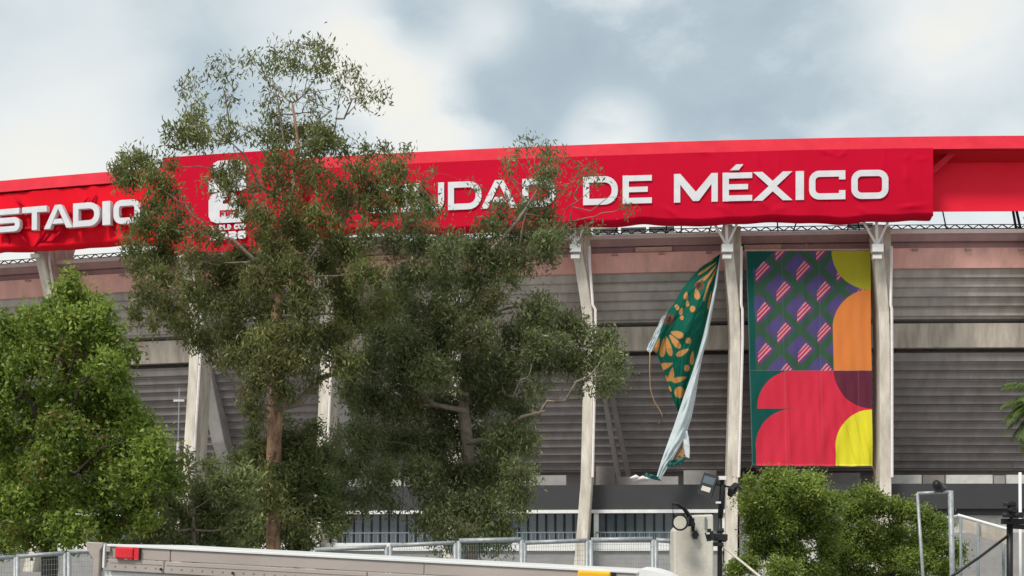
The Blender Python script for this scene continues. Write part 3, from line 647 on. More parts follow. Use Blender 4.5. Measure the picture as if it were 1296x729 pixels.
PET = [(885, 361, 6, 6, 0, 2), (846, 404, 7, 7, 0, 2), (882, 372, 3.4, 7, -10, 0), (868, 374, 2.5, 5, 10, 0), (870, 384, 2, 4, 0, 0), (876.5, 391, 3.5, 4, 0, 0), (857, 389, 2.5, 4, -30, 0), (862, 394, 2, 4.5, 15, 0), (863, 402, 2.3, 3, 0, 0),
       (857, 423, 4, 8.5, -70, 0), (854, 432, 3.6, 11, -38, 0), (846, 438, 3.2, 13, -14, 0), (839, 440, 3.2, 12, 6, 0), (832, 437, 2.6, 10, 16, 0), (871, 431, 3.6, 4, 0, 0), (864, 446, 3.2, 9, 62, 0), (876, 453, 2.4, 9, 6, 0),
       (842, 463, 4, 10, 70, 0), (850, 474, 3.2, 9, 8, 0), (860, 480, 3.2, 9.5, 74, 0), (869.5, 466, 3.8, 4.2, 0, 0), (842, 478, 2.6, 6, -35, 0), (860, 496.5, 6.5, 7.2, 0, 0), (848, 492, 1.6, 4, -12, 0), (895, 340, 1.4, 14, 55, 0), (899, 345, 1.4, 14, 40, 0), (902, 350, 1.2, 13, 25, 0), (893, 333, 1.2, 12, 66, 0), (890, 352, 1.1, 8, 50, 0), (893, 372, 1.3, 10, 14, 0), (896, 362, 1.3, 10, 12, 0), (898, 380, 1.2, 12, 10, 0)]
TAN = np.array(lin((205, 146, 84))); RUST = np.array(lin((128, 74, 58)))
def tb_colors(U, V):
    fx = np.vectorize(lambda u, v: tb_px(u, v)[0]); fy = np.vectorize(lambda u, v: tb_px(u, v)[1])
    X = fx(U, V); Y = fy(U, V); C = np.zeros(U.shape+(3,)); C[:] = np.array(lin((14, 98, 80)))
    for (cx, cy, rx_, ry_, dg, kind) in PET:
        t_ = math.radians(dg); dx = X-cx; dy = Y-cy
        p = dx*math.cos(t_)+dy*math.sin(t_); q = -dx*math.sin(t_)+dy*math.cos(t_)
        wdt = rx_*(1+.45*np.clip(q/ry_, -1, 1)) if (kind == 0 and ry_ > rx_*1.6) else rx_
        msk = (p/wdt)**2+(q/ry_)**2 < 1
        C[msk] = TAN if kind == 0 else RUST
        if kind == 2: C[(p/(wdt*.6))**2+(q/(ry_*.6))**2 < 1] = np.array(lin((80, 70, 60)))
    return C*.8
grid_banner('printed_cloth', tb_pos, 110, 320, tb_colors, M['print'], tb)
def ribbon(name, Lp, Rp, r_of, m, parent, nx=14, ny=80, wav=.3):
    vs = []; 
    for j in range(ny+1):
        for i in range(nx+1):
            v = j/ny; u = i/nx; a, b_ = poly_at(Lp, v), poly_at(Rp, v)
            vs.append(rp(a[0]*(1-u)+b_[0]*u, a[1]*(1-u)+b_[1]*u, r_of(u, v)+wav*noise.noise(Vector((u*6+v*5, v*11, 4)))))
    w = nx+1
    return mesh_obj(name, vs, [(j*w+i, (j+1)*w+i, (j+1)*w+i+1, j*w+i+1) for j in range(ny) for i in range(nx)], m, parent, smooth=True)
ribbon('folded_back', [(911, 324), (904, 362), (897, 395), (890, 425), (883, 450), (875, 475), (865, 503), (856, 530), (846, 558), (837, 583), (831, 603)],
       [(912.5, 324), (907, 364), (901, 397), (896, 425), (889, 452), (884, 478), (880, 505), (875, 530), (866, 556), (851, 582), (836, 607)], lambda u, v: 2.4+.8*math.sin(u*PI)*math.sin(v*PI), M['cloth_back'], tb)
ribbon('corner_flap', [(845.5, 390), (836, 405), (826, 425), (818.5, 440), (819, 444)], [(846, 391), (840, 408), (833, 426), (827, 441), (823, 447)], lambda u, v: 2.9, M['cloth_back'], tb, ny=12)
ribbon('hem_flap', [(868, 546), (865, 556), (865, 566), (868, 578)], [(870, 545), (872, 556), (873, 568), (872.5, 580)], lambda u, v: 3.2, M['cloth_back'], tb, nx=3, ny=10)
ribbon('lower_fold', [(864, 552), (857, 565), (850, 576), (847, 582)], [(867, 553), (867, 566), (868, 576), (866, 580)], lambda u, v: 2.3, M['rope'], tb, ny=16)
ribbon('hem', [(846, 583), (844, 592)], [(872, 578), (860, 588)], lambda u, v: 2.6-.3*u, M['cloth_green'], tb, ny=6)
ribbon('tail', [(817, 598), (815, 601), (820, 605), (828, 607)], [(832, 603), (834, 605), (836, 607.5), (838, 609)], lambda u, v: 2.2+.3*u, M['cloth_green'], tb, ny=8)
b = MB(); b.tube([rp(822.5, 446, 3), rp(822.3, 470, 2.9), rp(823, 492, 2.9), rp(828, 508, 2.8), rp(835, 519, 2.7), rp(838.5, 527, 2.7), rp(837.5, 533, 2.7), rp(833, 536, 2.7)], .045, 6); b.build('rope', M['rope'], tb, smooth=True)
# bundle left on the terrace
bp = rp(812, 607, -.9)
b = MB()
for k in range(9): 
    c = bp+Vector((random.uniform(-.9, .9), random.uniform(-.2, .2), random.uniform(-.1, .2)))
    b.tube([c+Vector((-.5, 0, 0)), c+Vector((0, 0, .12)), c+Vector((.5, 0, -.02))], [.08, .22, .06], 7)
o = b.build('cloth_bundle', M['pale_edge'], None, smooth=True); o['label'] = 'crumpled pinkish cloth bundle on the dark terrace edge by the torn banner tail'; o['category'] = 'cloth'

# antenna mast in front of the left tier
an = thing('antenna_mast', 'thin white antenna mast with a short crossbar in front of the left stadium tier', 'antenna', rp(226, 640, 4))
b = MB(); b.tube([rp(224, 640, 4), rp(225.5, 560, 4)], .15, 8); b.build('base_pole', M['dull_white'], an)
b = MB(); b.tube([rp(225.5, 560, 4), rp(227, 491, 4)], .055, 6); b.build('whip', M['galv'], an)
b = MB(); b.bar(rp(220, 507, 4), rp(233.5, 507, 4), .2); b.build('crossbar', M['dull_white'], an)

# ------------------------------------------------------------------ trees
def leafmat(name, cols, transl=.35, rough=.5):
    transl = .45
    m = bpy.data.materials.new(name); m.use_nodes = True
    t = m.node_tree; b = t.nodes['Principled BSDF']; nn = t.nodes; ll = t.links
    a = nn.new('ShaderNodeAttribute'); a.attribute_name = 'tone'
    cr = nn.new('ShaderNodeValToRGB'); ll.new(a.outputs['Fac'], cr.inputs[0]); E = cr.color_ramp.elements
    E[0].position = 0; E[0].color = (*cols[0], 1); E[1].position = 1; E[1].color = (*cols[-1], 1)
    for i, c in enumerate(cols[1:-1]): e = E.new((i+1)/(len(cols)-1)); e.color = (*c, 1)
    ll.new(cr.outputs[0], b.inputs['Base Color']); b.inputs['Roughness'].default_value = rough; b.inputs['Specular IOR Level'].default_value = .35
    tr = nn.new('ShaderNodeBsdfTranslucent'); ll.new(cr.outputs[0], tr.inputs[0])
    mx = nn.new('ShaderNodeMixShader'); mx.inputs[0].default_value = transl
    ll.new(b.outputs[0], mx.inputs[1]); ll.new(tr.outputs[0], mx.inputs[2]); ll.new(mx.outputs[0], nn['Material Output'].inputs[0])
    return m
M['euc'] = leafmat('eucalyptus_leaf', [(.22, .13, .055), (.14, .15, .05), (.165, .19, .058), (.22, .25, .078), (.44, .44, .17)], .3, .4)
M['euc2'] = leafmat('grey_green_leaf', [(.20, .13, .06), (.13, .155, .062), (.165, .205, .078), (.23, .275, .11), (.46, .48, .21)], .3, .4)
M['lime'] = leafmat('bright_leaf', [(.32, .16, .05), (.12, .165, .028), (.18, .265, .04), (.29, .385, .062), (.50, .55, .14)])
M['bush'] = leafmat('bush_leaf', [(.20, .16, .08), (.15, .175, .065), (.19, .235, .085), (.26, .31, .11), (.42, .43, .2)])
M['yellowgreen'] = leafmat('fine_yellow_green_leaf', [(.17, .16, .04), (.13, .185, .036), (.19, .26, .048), (.27, .35, .065), (.40, .46, .11)])
M['palm'] = leafmat('palm_leaf', [(.13, .18, .05), (.17, .24, .07), (.2, .28, .08)])

def leaves_mesh(name, P, D, Lw, tone, m, parent, shape='lance'):
    """P centres (n,3), D long axis unit (n,3), Lw (n,2) length,width"""
    n = len(P); R = rng.normal(size=(n, 3)); S = np.cross(D, R); S /= np.linalg.norm(S, axis=1, keepdims=True)+1e-9
    Nn = np.cross(D, S)
    l = Lw[:, :1]; w = Lw[:, 1:2]
    a = P-D*l*.5; b_ = P+S*w*.5+Nn*w*.18-D*l*.05; c = P+D*l*.5-Nn*w*.25; d = P-S*w*.5+Nn*w*.18-D*l*.05
    V = np.stack([a, b_, c, d], 1).reshape(-1, 3).astype(np.float32)
    me = bpy.data.meshes.new(name); me.vertices.add(4*n); me.vertices.foreach_set('co', V.ravel())
    me.loops.add(4*n); me.loops.foreach_set('vertex_index', np.arange(4*n, dtype=np.int32))
    me.polygons.add(n); me.polygons.foreach_set('loop_start', np.arange(0, 4*n, 4, dtype=np.int32)); me.polygons.foreach_set('loop_total', np.full(n, 4, dtype=np.int32))
    me.update(calc_edges=True); me.materials.append(m)
    at_ = me.attributes.new('tone', 'FLOAT', 'POINT'); at_.data.foreach_set('value', np.repeat(tone.astype(np.float32), 4))
    o = link(bpy.data.objects.new(name, me)); o.parent = parent; o.matrix_parent_inverse = Matrix.Translation(-Vector(parent.location))
    o['kind'] = 'stuff'; return o

def make_tree(name, label, cat, Y, trunk, blobs, leaf, m_leaf, m_bark, depth=2.5, lsize=(.17, .04), droop=.6, dens=1.0, cl=.32, m_branch=None, extra_branches=(), tone0=0.0, group=None):
    """trunk: [(px,py,radius_m)] from the ground up; blobs: (px,py,rx,ry,density)"""
    p0 = at(trunk[0][0], 0, Y); root = thing(name, label, cat, (p0.x, Y, gz(p0.x, Y)), group)
    pts = [at(x, y, Y) for x, y, r in trunk]; rad = [r for _, _, r in trunk]
    pts = [Vector((pts[0].x, pts[0].y, gz(pts[0].x, Y)-.1))]+pts; rad = [rad[0]*1.25]+rad
    pp = []; rr = []
    for i in range(len(pts)-1):
        for k in range(4):
            q = k/4; p = pts[i].lerp(pts[i+1], q); p.x += .05*noise.noise(Vector((p.z*.8, Y, 1)))*(i > 0); pp.append(p); rr.append(rad[i]*(1-q)+rad[i+1]*q)
    pp.append(pts[-1]); rr.append(rad[-1])
    MB().tube(pp, [r*(1+.10*noise.noise(Vector((p.x*2, p.z*1.5, 3)))) for p, r in zip(pp, rr)], 12).build('trunk', m_bark, root, smooth=True)
    nodes = [(p, r) for p, r in zip(pp, rr) if p.z > pts[1].z+.3*(pts[-1].z-pts[1].z)]
    bl = []
    for bdef in blobs:
        x, y, rx_, ry_ = bdef[:4]; d_ = bdef[4] if len(bdef) > 4 else 1.0; tt = bdef[5] if len(bdef) > 5 else 0
        dd = random.uniform(-depth, depth*.45)
        c = at(x, y, Y+dd); s_ = (Y+dd)/F
        bl.append((c, rx_*s_, ry_*s_, d_, tt))
    top = pts[-1]
    bl.sort(key=lambda q: (q[0]-top).length)
    P = []; D = []; LW = []; T = []
    twigs = MB(); nb = 0
    for (pxa, pya, pxb, pyb, rb) in extra_branches:
        A, B = at(pxa, pya, Y-.6), at(pxb, pyb, Y-1.2); m1 = A.lerp(B, .35)+Vector((0, 0, -.25)); m2 = A.lerp(B, .7)+Vector((0, 0, .12))
        MB().tube([A, m1, m2, B], [rb, rb*.85, rb*.6, rb*.35], 7).build('branch', m_branch or m_bark, root, smooth=True); nodes += [(A, rb), (m1, rb*.8), (B, rb*.5)]
    for (c, rx_, ry_, d_, tt) in bl:
        best = min(nodes, key=lambda q: (q[0]-c).length+max(0, q[0].z-c.z)*1.3+(.8 if q[1] < .02 else 0))
        p, r = best; ln = (c-p).length
        if ln > .25:
            r0 = min(r*.75, .022+.018*ln); side = Vector((random.uniform(-1, 1), random.uniform(-1, 1), random.uniform(-.2, .6)))*ln*.12
            seg = []
            for k in range(7):
                q = k/6; s = p.lerp(c, q)+side*math.sin(q*PI)+Vector((0, 0, -.06*ln*math.sin(q*PI)))
                if 0 < k < 6: s += Vector((random.uniform(-1, 1), random.uniform(-1, 1), random.uniform(-1, 1)))*ln*.02
                seg.append(s)
            rs = [r0*(1-.6*k/6) for k in range(7)]
            MB().tube(seg, rs, 6).build('branch', m_branch or m_bark, root, smooth=True)
            nodes += [(seg[k], rs[k]) for k in (2, 3, 4, 5, 6)]
        ntw = int((rx_*ry_*PI)*18*min(d_, d_**1.35)*dens**.5)+5
        btone = rng.normal(0, .10)+tt+tone0
        for k in range(ntw):
            while True:
                e = Vector((random.uniform(-1, 1), random.uniform(-1, 1), random.uniform(-1, 1)))
                if e.length < 1: break
            e = e*(.35+.65*e.length**.2)*1.12
            end = c+Vector((e.x*rx_, e.y*(rx_+ry_)*.55, e.z*ry_))
            st = c.lerp(end, .15); mid = st.lerp(end, .55)+Vector((0, 0, .12*ry_))
            twigs.tube([st, mid, end], [.012, .008, .004], 3, caps=False)
            nl = int(leaf*dens*min(1, d_)**.75*random.uniform(.5, 1.5)); ctone = btone+rng.normal(0, .09)
            q = rng.random(nl)[:, None]**.6
            base = np.array(mid)*(1-q)+np.array(end)*q
            off = rng.normal(size=(nl, 3))*cl*np.array([.55, .55, .6]); off[:, 2] -= np.abs(rng.normal(size=nl))*cl*droop*.8
            P.append(base+off)
            dv = rng.normal(size=(nl, 3)); dv[:, 2] = dv[:, 2]*(1-droop*.6)-droop*1.5; dv /= np.linalg.norm(dv, axis=1, keepdims=True); D.append(dv)
            sc_ = rng.uniform(.65, 1.25, size=(nl, 1)); LW.append(np.hstack([lsize[0]*sc_, lsize[1]*sc_]))
            T.append(np.clip(.5+ctone+rng.normal(0, .14, nl), 0, 1))
    twigs.build('twig', m_branch or m_bark, root, kind='stuff')
    P = np.vstack(P); leaves_mesh('crown', P, np.vstack(D), np.vstack(LW), np.concatenate(T), m_leaf, root)
    TREE_LEAVES.append((name, len(P)))
    return root
TREE_LEAVES = []

E1 = [(385, 58, 30, 14, .8), (350, 68, 20, 14, .6), (415, 66, 24, 14, .7), (370, 80, 28, 12, .9), (405, 85, 26, 12, .8), (440, 90, 22, 14, .6), (463, 105, 20, 14, .5), (480, 118, 14, 11, .45), (455, 125, 22, 10, .35), (430, 110, 20, 14, .3),
      (272, 78, 12, 16, .35), (245, 100, 14, 18, .35), (232, 108, 9, 12, .3), (285, 95, 16, 18, .35), (300, 78, 14, 12, .3), (320, 72, 14, 10, .35), (255, 125, 14, 12, .3), (292, 122, 16, 12, .3), (335, 95, 18, 14, .35), (352, 110, 18, 14, .3), (375, 118, 18, 14, .35), (400, 118, 16, 14, .35), (330, 130, 22, 14, .35), (400, 142, 18, 10, .4),
      (245, 148, 20, 12, .7), (225, 168, 16, 14, .7), (250, 172, 24, 14, .9), (275, 155, 22, 14, .6), (295, 172, 22, 14, .7), (325, 160, 22, 14, .7), (345, 145, 18, 12, .5), (365, 165, 22, 14, .7), (390, 160, 24, 12, .9), (415, 168, 22, 14, .9), (425, 185, 18, 14, .6), (345, 178, 20, 12, .6), (395, 185, 22, 12, .8),
      (165, 200, 20, 12, .8), (188, 203, 18, 12, .7), (148, 215, 16, 10, .6), (160, 222, 24, 12, 1), (190, 222, 22, 12, .9), (135, 236, 16, 9, .5), (175, 242, 24, 12, .9), (212, 240, 16, 16, .8), (195, 262, 22, 14, .9), (225, 268, 20, 12, .7), (215, 210, 12, 10, .5), (128, 250, 10, 8, .3),
      (182, 283, 18, 14, 1), (210, 290, 24, 14, 1.1), (245, 290, 22, 12, 1), (275, 295, 18, 10, .9), (170, 305, 16, 14, .8), (200, 318, 26, 14, 1.2), (235, 318, 22, 12, 1), (180, 335, 22, 14, 1), (210, 350, 26, 20, 1.1), (190, 372, 20, 18, 1), (175, 392, 14, 14, .8), (215, 390, 24, 18, 1), (195, 412, 14, 12, .5), (240, 365, 24, 18, 1.1),
      (270, 228, 20, 12, .35), (300, 215, 20, 14, .4), (325, 240, 20, 18, .35), (350, 215, 22, 18, .6), (375, 205, 22, 16, .6), (365, 245, 20, 20, .5), (395, 225, 22, 20, .6), (415, 250, 20, 20, .5), (340, 270, 20, 14, .7), (365, 280, 26, 16, 1), (330, 295, 22, 12, .9), (385, 300, 28, 14, 1.1), (350, 312, 30, 14, 1.2), (410, 285, 20, 14, .7), (310, 325, 26, 14, 1.1),
      (265, 330, 26, 14, 1.1), (290, 350, 30, 18, 1.2), (330, 350, 32, 20, 1.3), (370, 340, 30, 18, 1.3), (410, 330, 26, 18, 1.1), (440, 315, 26, 18, .9), (455, 295, 22, 16, .7), (260, 375, 28, 20, 1.2), (300, 385, 32, 22, 1.3), (345, 385, 34, 22, 1.3), (390, 375, 32, 22, 1.3), (430, 360, 30, 22, 1.2), (465, 345, 28, 22, 1.1), (445, 395, 32, 22, 1.3), (480, 380, 26, 22, 1.1),
      (240, 405, 26, 16, 1.1), (255, 428, 26, 16, 1), (290, 420, 32, 20, 1.3), (335, 425, 34, 20, 1.4), (380, 415, 32, 20, 1.3), (420, 425, 32, 22, 1.3), (300, 450, 28, 16, 1.1), (340, 455, 34, 18, 1.3), (380, 450, 28, 18, 1.2), (325, 478, 26, 14, 1.1), (355, 488, 22, 14, 1), (395, 475, 20, 12, .6), (315, 500, 14, 10, .8), (270, 448, 16, 10, .6), (435, 455, 26, 20, 1.2),
      (435, 245, 20, 16, .8), (450, 215, 20, 14, .8), (470, 235, 24, 16, 1), (495, 215, 22, 16, .8), (475, 260, 24, 16, .9), (505, 245, 22, 16, 1), (430, 275, 20, 14, .6), (278, 215, 14, 10, .7), (292, 232, 12, 10, .7), (300, 208, 10, 10, .6), (305, 255, 12, 12, .7), (320, 268, 14, 10, .8), (350, 585, 20, 16, 1), (338, 610, 20, 14, 1), (352, 628, 18, 12, 1), (335, 562, 14, 12, .8), (366, 650, 14, 12, .8), (326, 640, 16, 12, 1), (345, 600, 18, 14, 1), (362, 570, 14, 14, .8), (325, 520, 14, 12, .8), (490, 190, 18, 10, .5), (465, 190, 18, 10, .5), (515, 190, 10, 10, .3), (355, 235, 22, 16, .6), (330, 262, 18, 12, .6), (395, 268, 22, 16, .7), (345, 195, 18, 12, .6), (410, 215, 18, 14, .6), (450, 250, 20, 14, .7), (425, 300, 20, 14, .7)]
E1 = [(x, y, rx*.9, ry*.92, d*(.74 if y < 145 else .72 if (230 < x < 330 and 255 < y < 325) else .72 if (250 < x < 330 and y < 200) else 1.15 if y < 340 else 1)) for x, y, rx, ry, d in E1 if not (120 < x < 182 and 234 < y < 300)]
make_tree('eucalyptus_tree', 'tallest eucalyptus with a peeling orange trunk and an airy crown over the emblem panel', 'tree', 45,
          [(346, 705, .24), (346, 650, .22), (347, 600, .23), (346, 560, .23), (348, 522, .26), (352, 470, .20), (350, 400, .17), (352, 330, .14), (368, 250, .09), (378, 190, .06), (370, 130, .035)],
          E1, 26, M['euc'], M['bark_e'], depth=2.4, lsize=(.19, .05), droop=.75, dens=1.5, cl=.27, m_branch=M['bark_p'],
          extra_branches=[(350, 515, 430, 470, .17), (348, 330, 270, 298, .10), (352, 350, 430, 300, .08), (372, 190, 420, 140, .05), (425, 150, 455, 122, .035), (366, 200, 345, 100, .04), (420, 170, 432, 118, .03), (296, 170, 280, 105, .03), (350, 250, 292, 180, .05), (350, 300, 300, 215, .05)])
E2 = [(668, 178, 16, 9, .35), (690, 192, 12, 14, .6), (650, 195, 14, 10, .35), (690, 215, 15, 14, 1), (640, 215, 16, 10, .35), (715, 200, 12, 8, .25), (740, 210, 14, 10, .35), (755, 222, 10, 8, .3), (690, 236, 18, 14, .9), (655, 232, 16, 12, .15), (722, 232, 14, 10, .2), (640, 250, 18, 8, .3), (600, 235, 16, 10, .15), (790, 262, 8, 6, .25), (745, 285, 14, 10, .3),
      (632, 266, 13, 11, 1), (620, 284, 20, 10, 1), (670, 262, 22, 12, 1), (690, 275, 20, 12, 1), (535, 240, 20, 14, .7), (545, 215, 14, 8, .2), (545, 265, 22, 16, .9), (520, 275, 22, 16, 1), (572, 304, 24, 12, .9), (602, 306, 26, 11, 1), (655, 295, 28, 14, 1.1), (690, 298, 26, 14, 1.1), (715, 290, 14, 12, .6), (535, 305, 26, 16, 1.1), (500, 300, 26, 18, 1), (565, 322, 28, 14, 1.1),
      (610, 322, 30, 16, 1.1), (650, 325, 30, 14, 1.1), (690, 322, 20, 12, .8), (640, 345, 22, 14, 1), (600, 352, 30, 18, 1.2), (560, 355, 30, 20, 1.3), (520, 345, 30, 20, 1.3), (500, 380, 30, 22, 1.3), (540, 390, 32, 22, 1.4), (580, 390, 34, 22, 1.4), (620, 378, 24, 18, 1.1), (660, 385, 10, 8, .5), (685, 380, 22, 14, 1), (675, 405, 28, 18, 1.2), (710, 408, 24, 16, 1.1),
      (650, 425, 28, 18, 1.2), (690, 430, 30, 20, 1.3), (735, 415, 26, 16, 1.1), (765, 430, 22, 18, 1.1), (780, 452, 16, 16, 1), (750, 455, 26, 20, 1.2), (715, 455, 28, 18, 1.2), (765, 480, 20, 14, .9), (785, 475, 12, 12, .7), (740, 485, 16, 10, .5), (680, 458, 26, 16, 1.1), (640, 455, 28, 20, 1.3), (600, 425, 34, 22, 1.4), (560, 430, 34, 24, 1.4), (520, 425, 32, 24, 1.4), (485, 420, 28, 24, 1.3),
      (470, 460, 28, 24, 1.3), (510, 465, 32, 24, 1.4), (550, 470, 32, 24, 1.4), (595, 465, 32, 24, 1.4), (635, 490, 30, 22, 1.3), (675, 490, 22, 14, .9), (600, 505, 34, 24, 1.4), (655, 520, 26, 18, 1.2), (555, 515, 32, 26, 1.4), (510, 510, 32, 26, 1.4), (465, 505, 28, 26, 1.3), (440, 495, 20, 20, 1),
      (455, 550, 28, 28, 1.3), (500, 555, 30, 28, 1.4), (545, 560, 32, 26, 1.4), (590, 550, 34, 26, 1.4), (635, 555, 32, 26, 1.4), (665, 555, 20, 18, 1), (440, 590, 24, 24, 1.2), (480, 600, 26, 22, 1.2), (530, 600, 28, 24, 1.3), (575, 600, 34, 26, 1.4), (620, 600, 34, 26, 1.4), (655, 595, 22, 22, 1.1), (420, 620, 20, 20, 1), (455, 632, 24, 14, 1), (560, 640, 34, 22, 1.3), (605, 640, 34, 22, 1.4), (645, 635, 24, 20, 1.2), (665, 620, 14, 14, .8), (580, 668, 34, 14, 1.3), (625, 668, 28, 14, 1.2), (540, 655, 24, 16, 1), (600, 688, 36, 10, 1.2), (560, 686, 26, 9, .8), (636, 684, 20, 10, .8), (598, 640, 24, 20, 1), (596, 600, 24, 20, 1), (500, 640, 16, 12, .5), (420, 560, 16, 20, .7), (408, 590, 16, 16, .7), (480, 625, 20, 14, .8)]
make_tree('eucalyptus_tree', 'second eucalyptus with bushy dark hanging foliage under the CIUDAD lettering', 'tree', 49,
          [(597, 705, .24), (596, 640, .23), (592, 580, .22), (588, 520, .20), (590, 450, .17), (600, 380, .13), (620, 320, .09), (655, 280, .06), (680, 240, .035)],
          E2, 24, M['euc2'], M['bark_p'], depth=2.6, lsize=(.19, .054), droop=.7, dens=1.4, cl=.29, m_branch=M['bark_p'],
          extra_branches=[(590, 560, 690, 520, .10), (672, 520, 702, 508, .075), (702, 508, 742, 478, .06), (640, 500, 668, 478, .05), (592, 500, 520, 440, .09), (590, 520, 470, 470, .10), (715, 290, 732, 235, .035), (690, 330, 718, 262, .04), (650, 340, 668, 262, .04), (725, 262, 790, 250, .02)])
E3 = [(90, 352, 10, 9, .9, .1), (86, 368, 16, 10, 1, .1), (72, 388, 20, 13, 1.1), (108, 384, 22, 12, 1.1, .1), (90, 405, 30, 15, 1.2), (130, 398, 16, 12, 1), (52, 408, 20, 13, 1), (28, 405, 20, 12, .9), (5, 410, 18, 14, 1), (140, 425, 24, 14, 1.1), (60, 430, 30, 16, 1.2), (105, 435, 30, 16, 1.2), (20, 435, 26, 16, 1.2), (150, 445, 20, 12, 1, .12), (-15, 440, 22, 18, 1),
      (130, 462, 28, 15, 1.1, .1), (85, 465, 32, 18, 1.3), (40, 465, 32, 18, 1.3), (0, 475, 28, 20, 1.2), (150, 480, 16, 12, .8), (120, 495, 28, 16, 1.2), (75, 500, 32, 20, 1.3), (30, 505, 32, 20, 1.3), (-15, 515, 28, 22, 1.2), (160, 512, 26, 16, 1.1), (130, 530, 30, 20, 1.3), (85, 540, 34, 20, 1.3), (40, 545, 34, 20, 1.3), (0, 555, 30, 22, 1.3), (175, 540, 26, 18, 1.2), (195, 560, 22, 18, 1.1, .1),
      (150, 565, 32, 20, 1.3), (105, 580, 34, 22, 1.3), (60, 585, 34, 22, 1.3), (15, 595, 34, 22, 1.3), (205, 590, 24, 18, 1.2, .1), (170, 600, 30, 20, 1.3), (215, 610, 16, 12, .9), (125, 620, 34, 22, 1.3), (80, 630, 34, 22, 1.3), (35, 635, 34, 22, 1.3), (-5, 640, 30, 24, 1.2), (170, 635, 28, 16, 1.1), (140, 660, 34, 18, 1.3), (90, 668, 34, 18, 1.3), (40, 675, 34, 18, 1.3), (0, 680, 28, 16, 1.2), (185, 655, 22, 14, .9)]
make_tree('leafy_tree', 'bright green broadleaf tree filling the left edge, with a pointed top', 'tree', 36,
          [(62, 715, .20), (60, 660, .19), (62, 600, .17), (66, 540, .14), (72, 480, .11), (84, 420, .07), (90, 370, .03)],
          E3, 26, M['lime'], M['bark_d'], depth=2.3, lsize=(.14, .068), droop=.45, dens=1.9, cl=.26, m_branch=M['bark_d'],
          extra_branches=[(66, 560, 30, 500, .08), (68, 540, 120, 470, .07), (70, 505, 104, 440, .05), (64, 600, 160, 560, .07)])
E4 = [(205, 635, 20, 14, .9), (240, 600, 16, 18, .4), (232, 580, 12, 14, .3), (255, 625, 24, 20, 1), (230, 650, 24, 16, 1.1), (190, 668, 28, 16, 1.2), (285, 610, 22, 16, 1), (300, 635, 26, 18, 1.1), (265, 655, 28, 16, 1.2), (235, 680, 30, 12, 1.2), (280, 680, 30, 12, 1.2), (310, 665, 22, 16, 1.1), (195, 690, 26, 10, 1), (270, 590, 14, 10, .5), (310, 600, 16, 12, .9), (150, 690, 26, 10, 1)]
make_tree('slender_shrub', 'olive green shrub with a bare pale stem, left of the orange trunk', 'shrub', 39, [(245, 712, .07), (245, 690, .06), (246, 650, .055), (243, 620, .035), (238, 590, .02)],
          E4, 26, M['bush'], M['bark_p'], depth=1.3, lsize=(.16, .05), droop=.5, dens=2.2, cl=.24, extra_branches=[(246, 650, 222, 612, .03), (185, 634, 225, 615, .03)])
E5 = [(325, 570, 18, 14, 1), (320, 545, 10, 10, .7), (370, 560, 20, 14, 1), (385, 585, 22, 18, 1.1), (330, 600, 20, 18, 1.1), (410, 575, 16, 14, .9), (405, 610, 22, 18, 1.1), (370, 615, 24, 18, 1.2), (325, 632, 22, 18, 1.1), (380, 640, 26, 16, 1.2), (415, 640, 18, 14, 1), (340, 662, 26, 16, 1.1), (385, 668, 28, 14, 1.2), (420, 665, 16, 12, .9), (320, 680, 24, 10, 1.1), (375, 688, 26, 9, 1.1), (430, 655, 14, 10, .7), (355, 600, 18, 16, 1), (345, 575, 16, 12, .8), (305, 690, 20, 9, 1), (395, 545, 16, 14, .8), (300, 580, 14, 14, .7), (360, 530, 10, 10, .4)]
make_tree('leafy_shrub', 'dark green bushy shrub growing right behind the orange trunk', 'shrub', 45.9, [(375, 712, .10), (376, 680, .09), (378, 640, .07), (380, 600, .04)],
          E5, 26, M['bush'], M['bark_d'], depth=.9, lsize=(.17, .055), droop=.5, dens=2.0, cl=.26, tone0=-.06)
def ragged(B, n, seed):
    B = [(q[0], q[1], q[2], q[3], q[4]*(1.45 if q[1] > 640 else 1.1)) for q in B]
    rs = random.Random(seed); o = []
    for bb in B:
        x, y, rx, ry, d = bb[:5]; o.append((x+rs.uniform(-4, 4), y+rs.uniform(-3, 3), rx*rs.uniform(.7, 1), ry*rs.uniform(.7, 1), d, rs.uniform(-.12, .14)))
        if y < 665:
            for _ in range(n): o.append((x+rs.uniform(-1, 1)*rx, y-rs.uniform(.6, 1.15)*ry, rs.uniform(4, 8), rs.uniform(4, 9), .7, rs.uniform(0, .2)))
    return o
E6 = [(985, 607, 14, 8, 1, .08), (965, 622, 18, 10, 1.1), (1000, 618, 22, 11, 1.1), (1030, 620, 16, 10, 1), (955, 645, 18, 13, 1.2), (985, 642, 24, 14, 1.3), (1018, 642, 24, 14, 1.3), (1045, 640, 16, 12, 1.1), (958, 668, 18, 12, 1.2, .1), (990, 668, 26, 14, 1.3), (1025, 668, 26, 14, 1.3), (1050, 665, 18, 14, 1.2), (965, 695, 26, 14, 1.3), (1005, 695, 28, 15, 1.3), (1045, 695, 24, 15, 1.3), (945, 712, 20, 10, 1.1), (985, 720, 30, 12, 1.3), (1035, 720, 28, 12, 1.3), (925, 722, 12, 8, .8)]
make_tree('round_tree', 'round fine leaved yellow green tree under the flat hanging banner', 'tree', 42, [(1003, 740, .10), (1003, 715, .09), (1002, 690, .10), (1000, 650, .05)],
          ragged(E6, 2, 3), 26, M['yellowgreen'], M['bark_d'], depth=1.4, lsize=(.115, .05), droop=.15, dens=3.0, cl=.22)
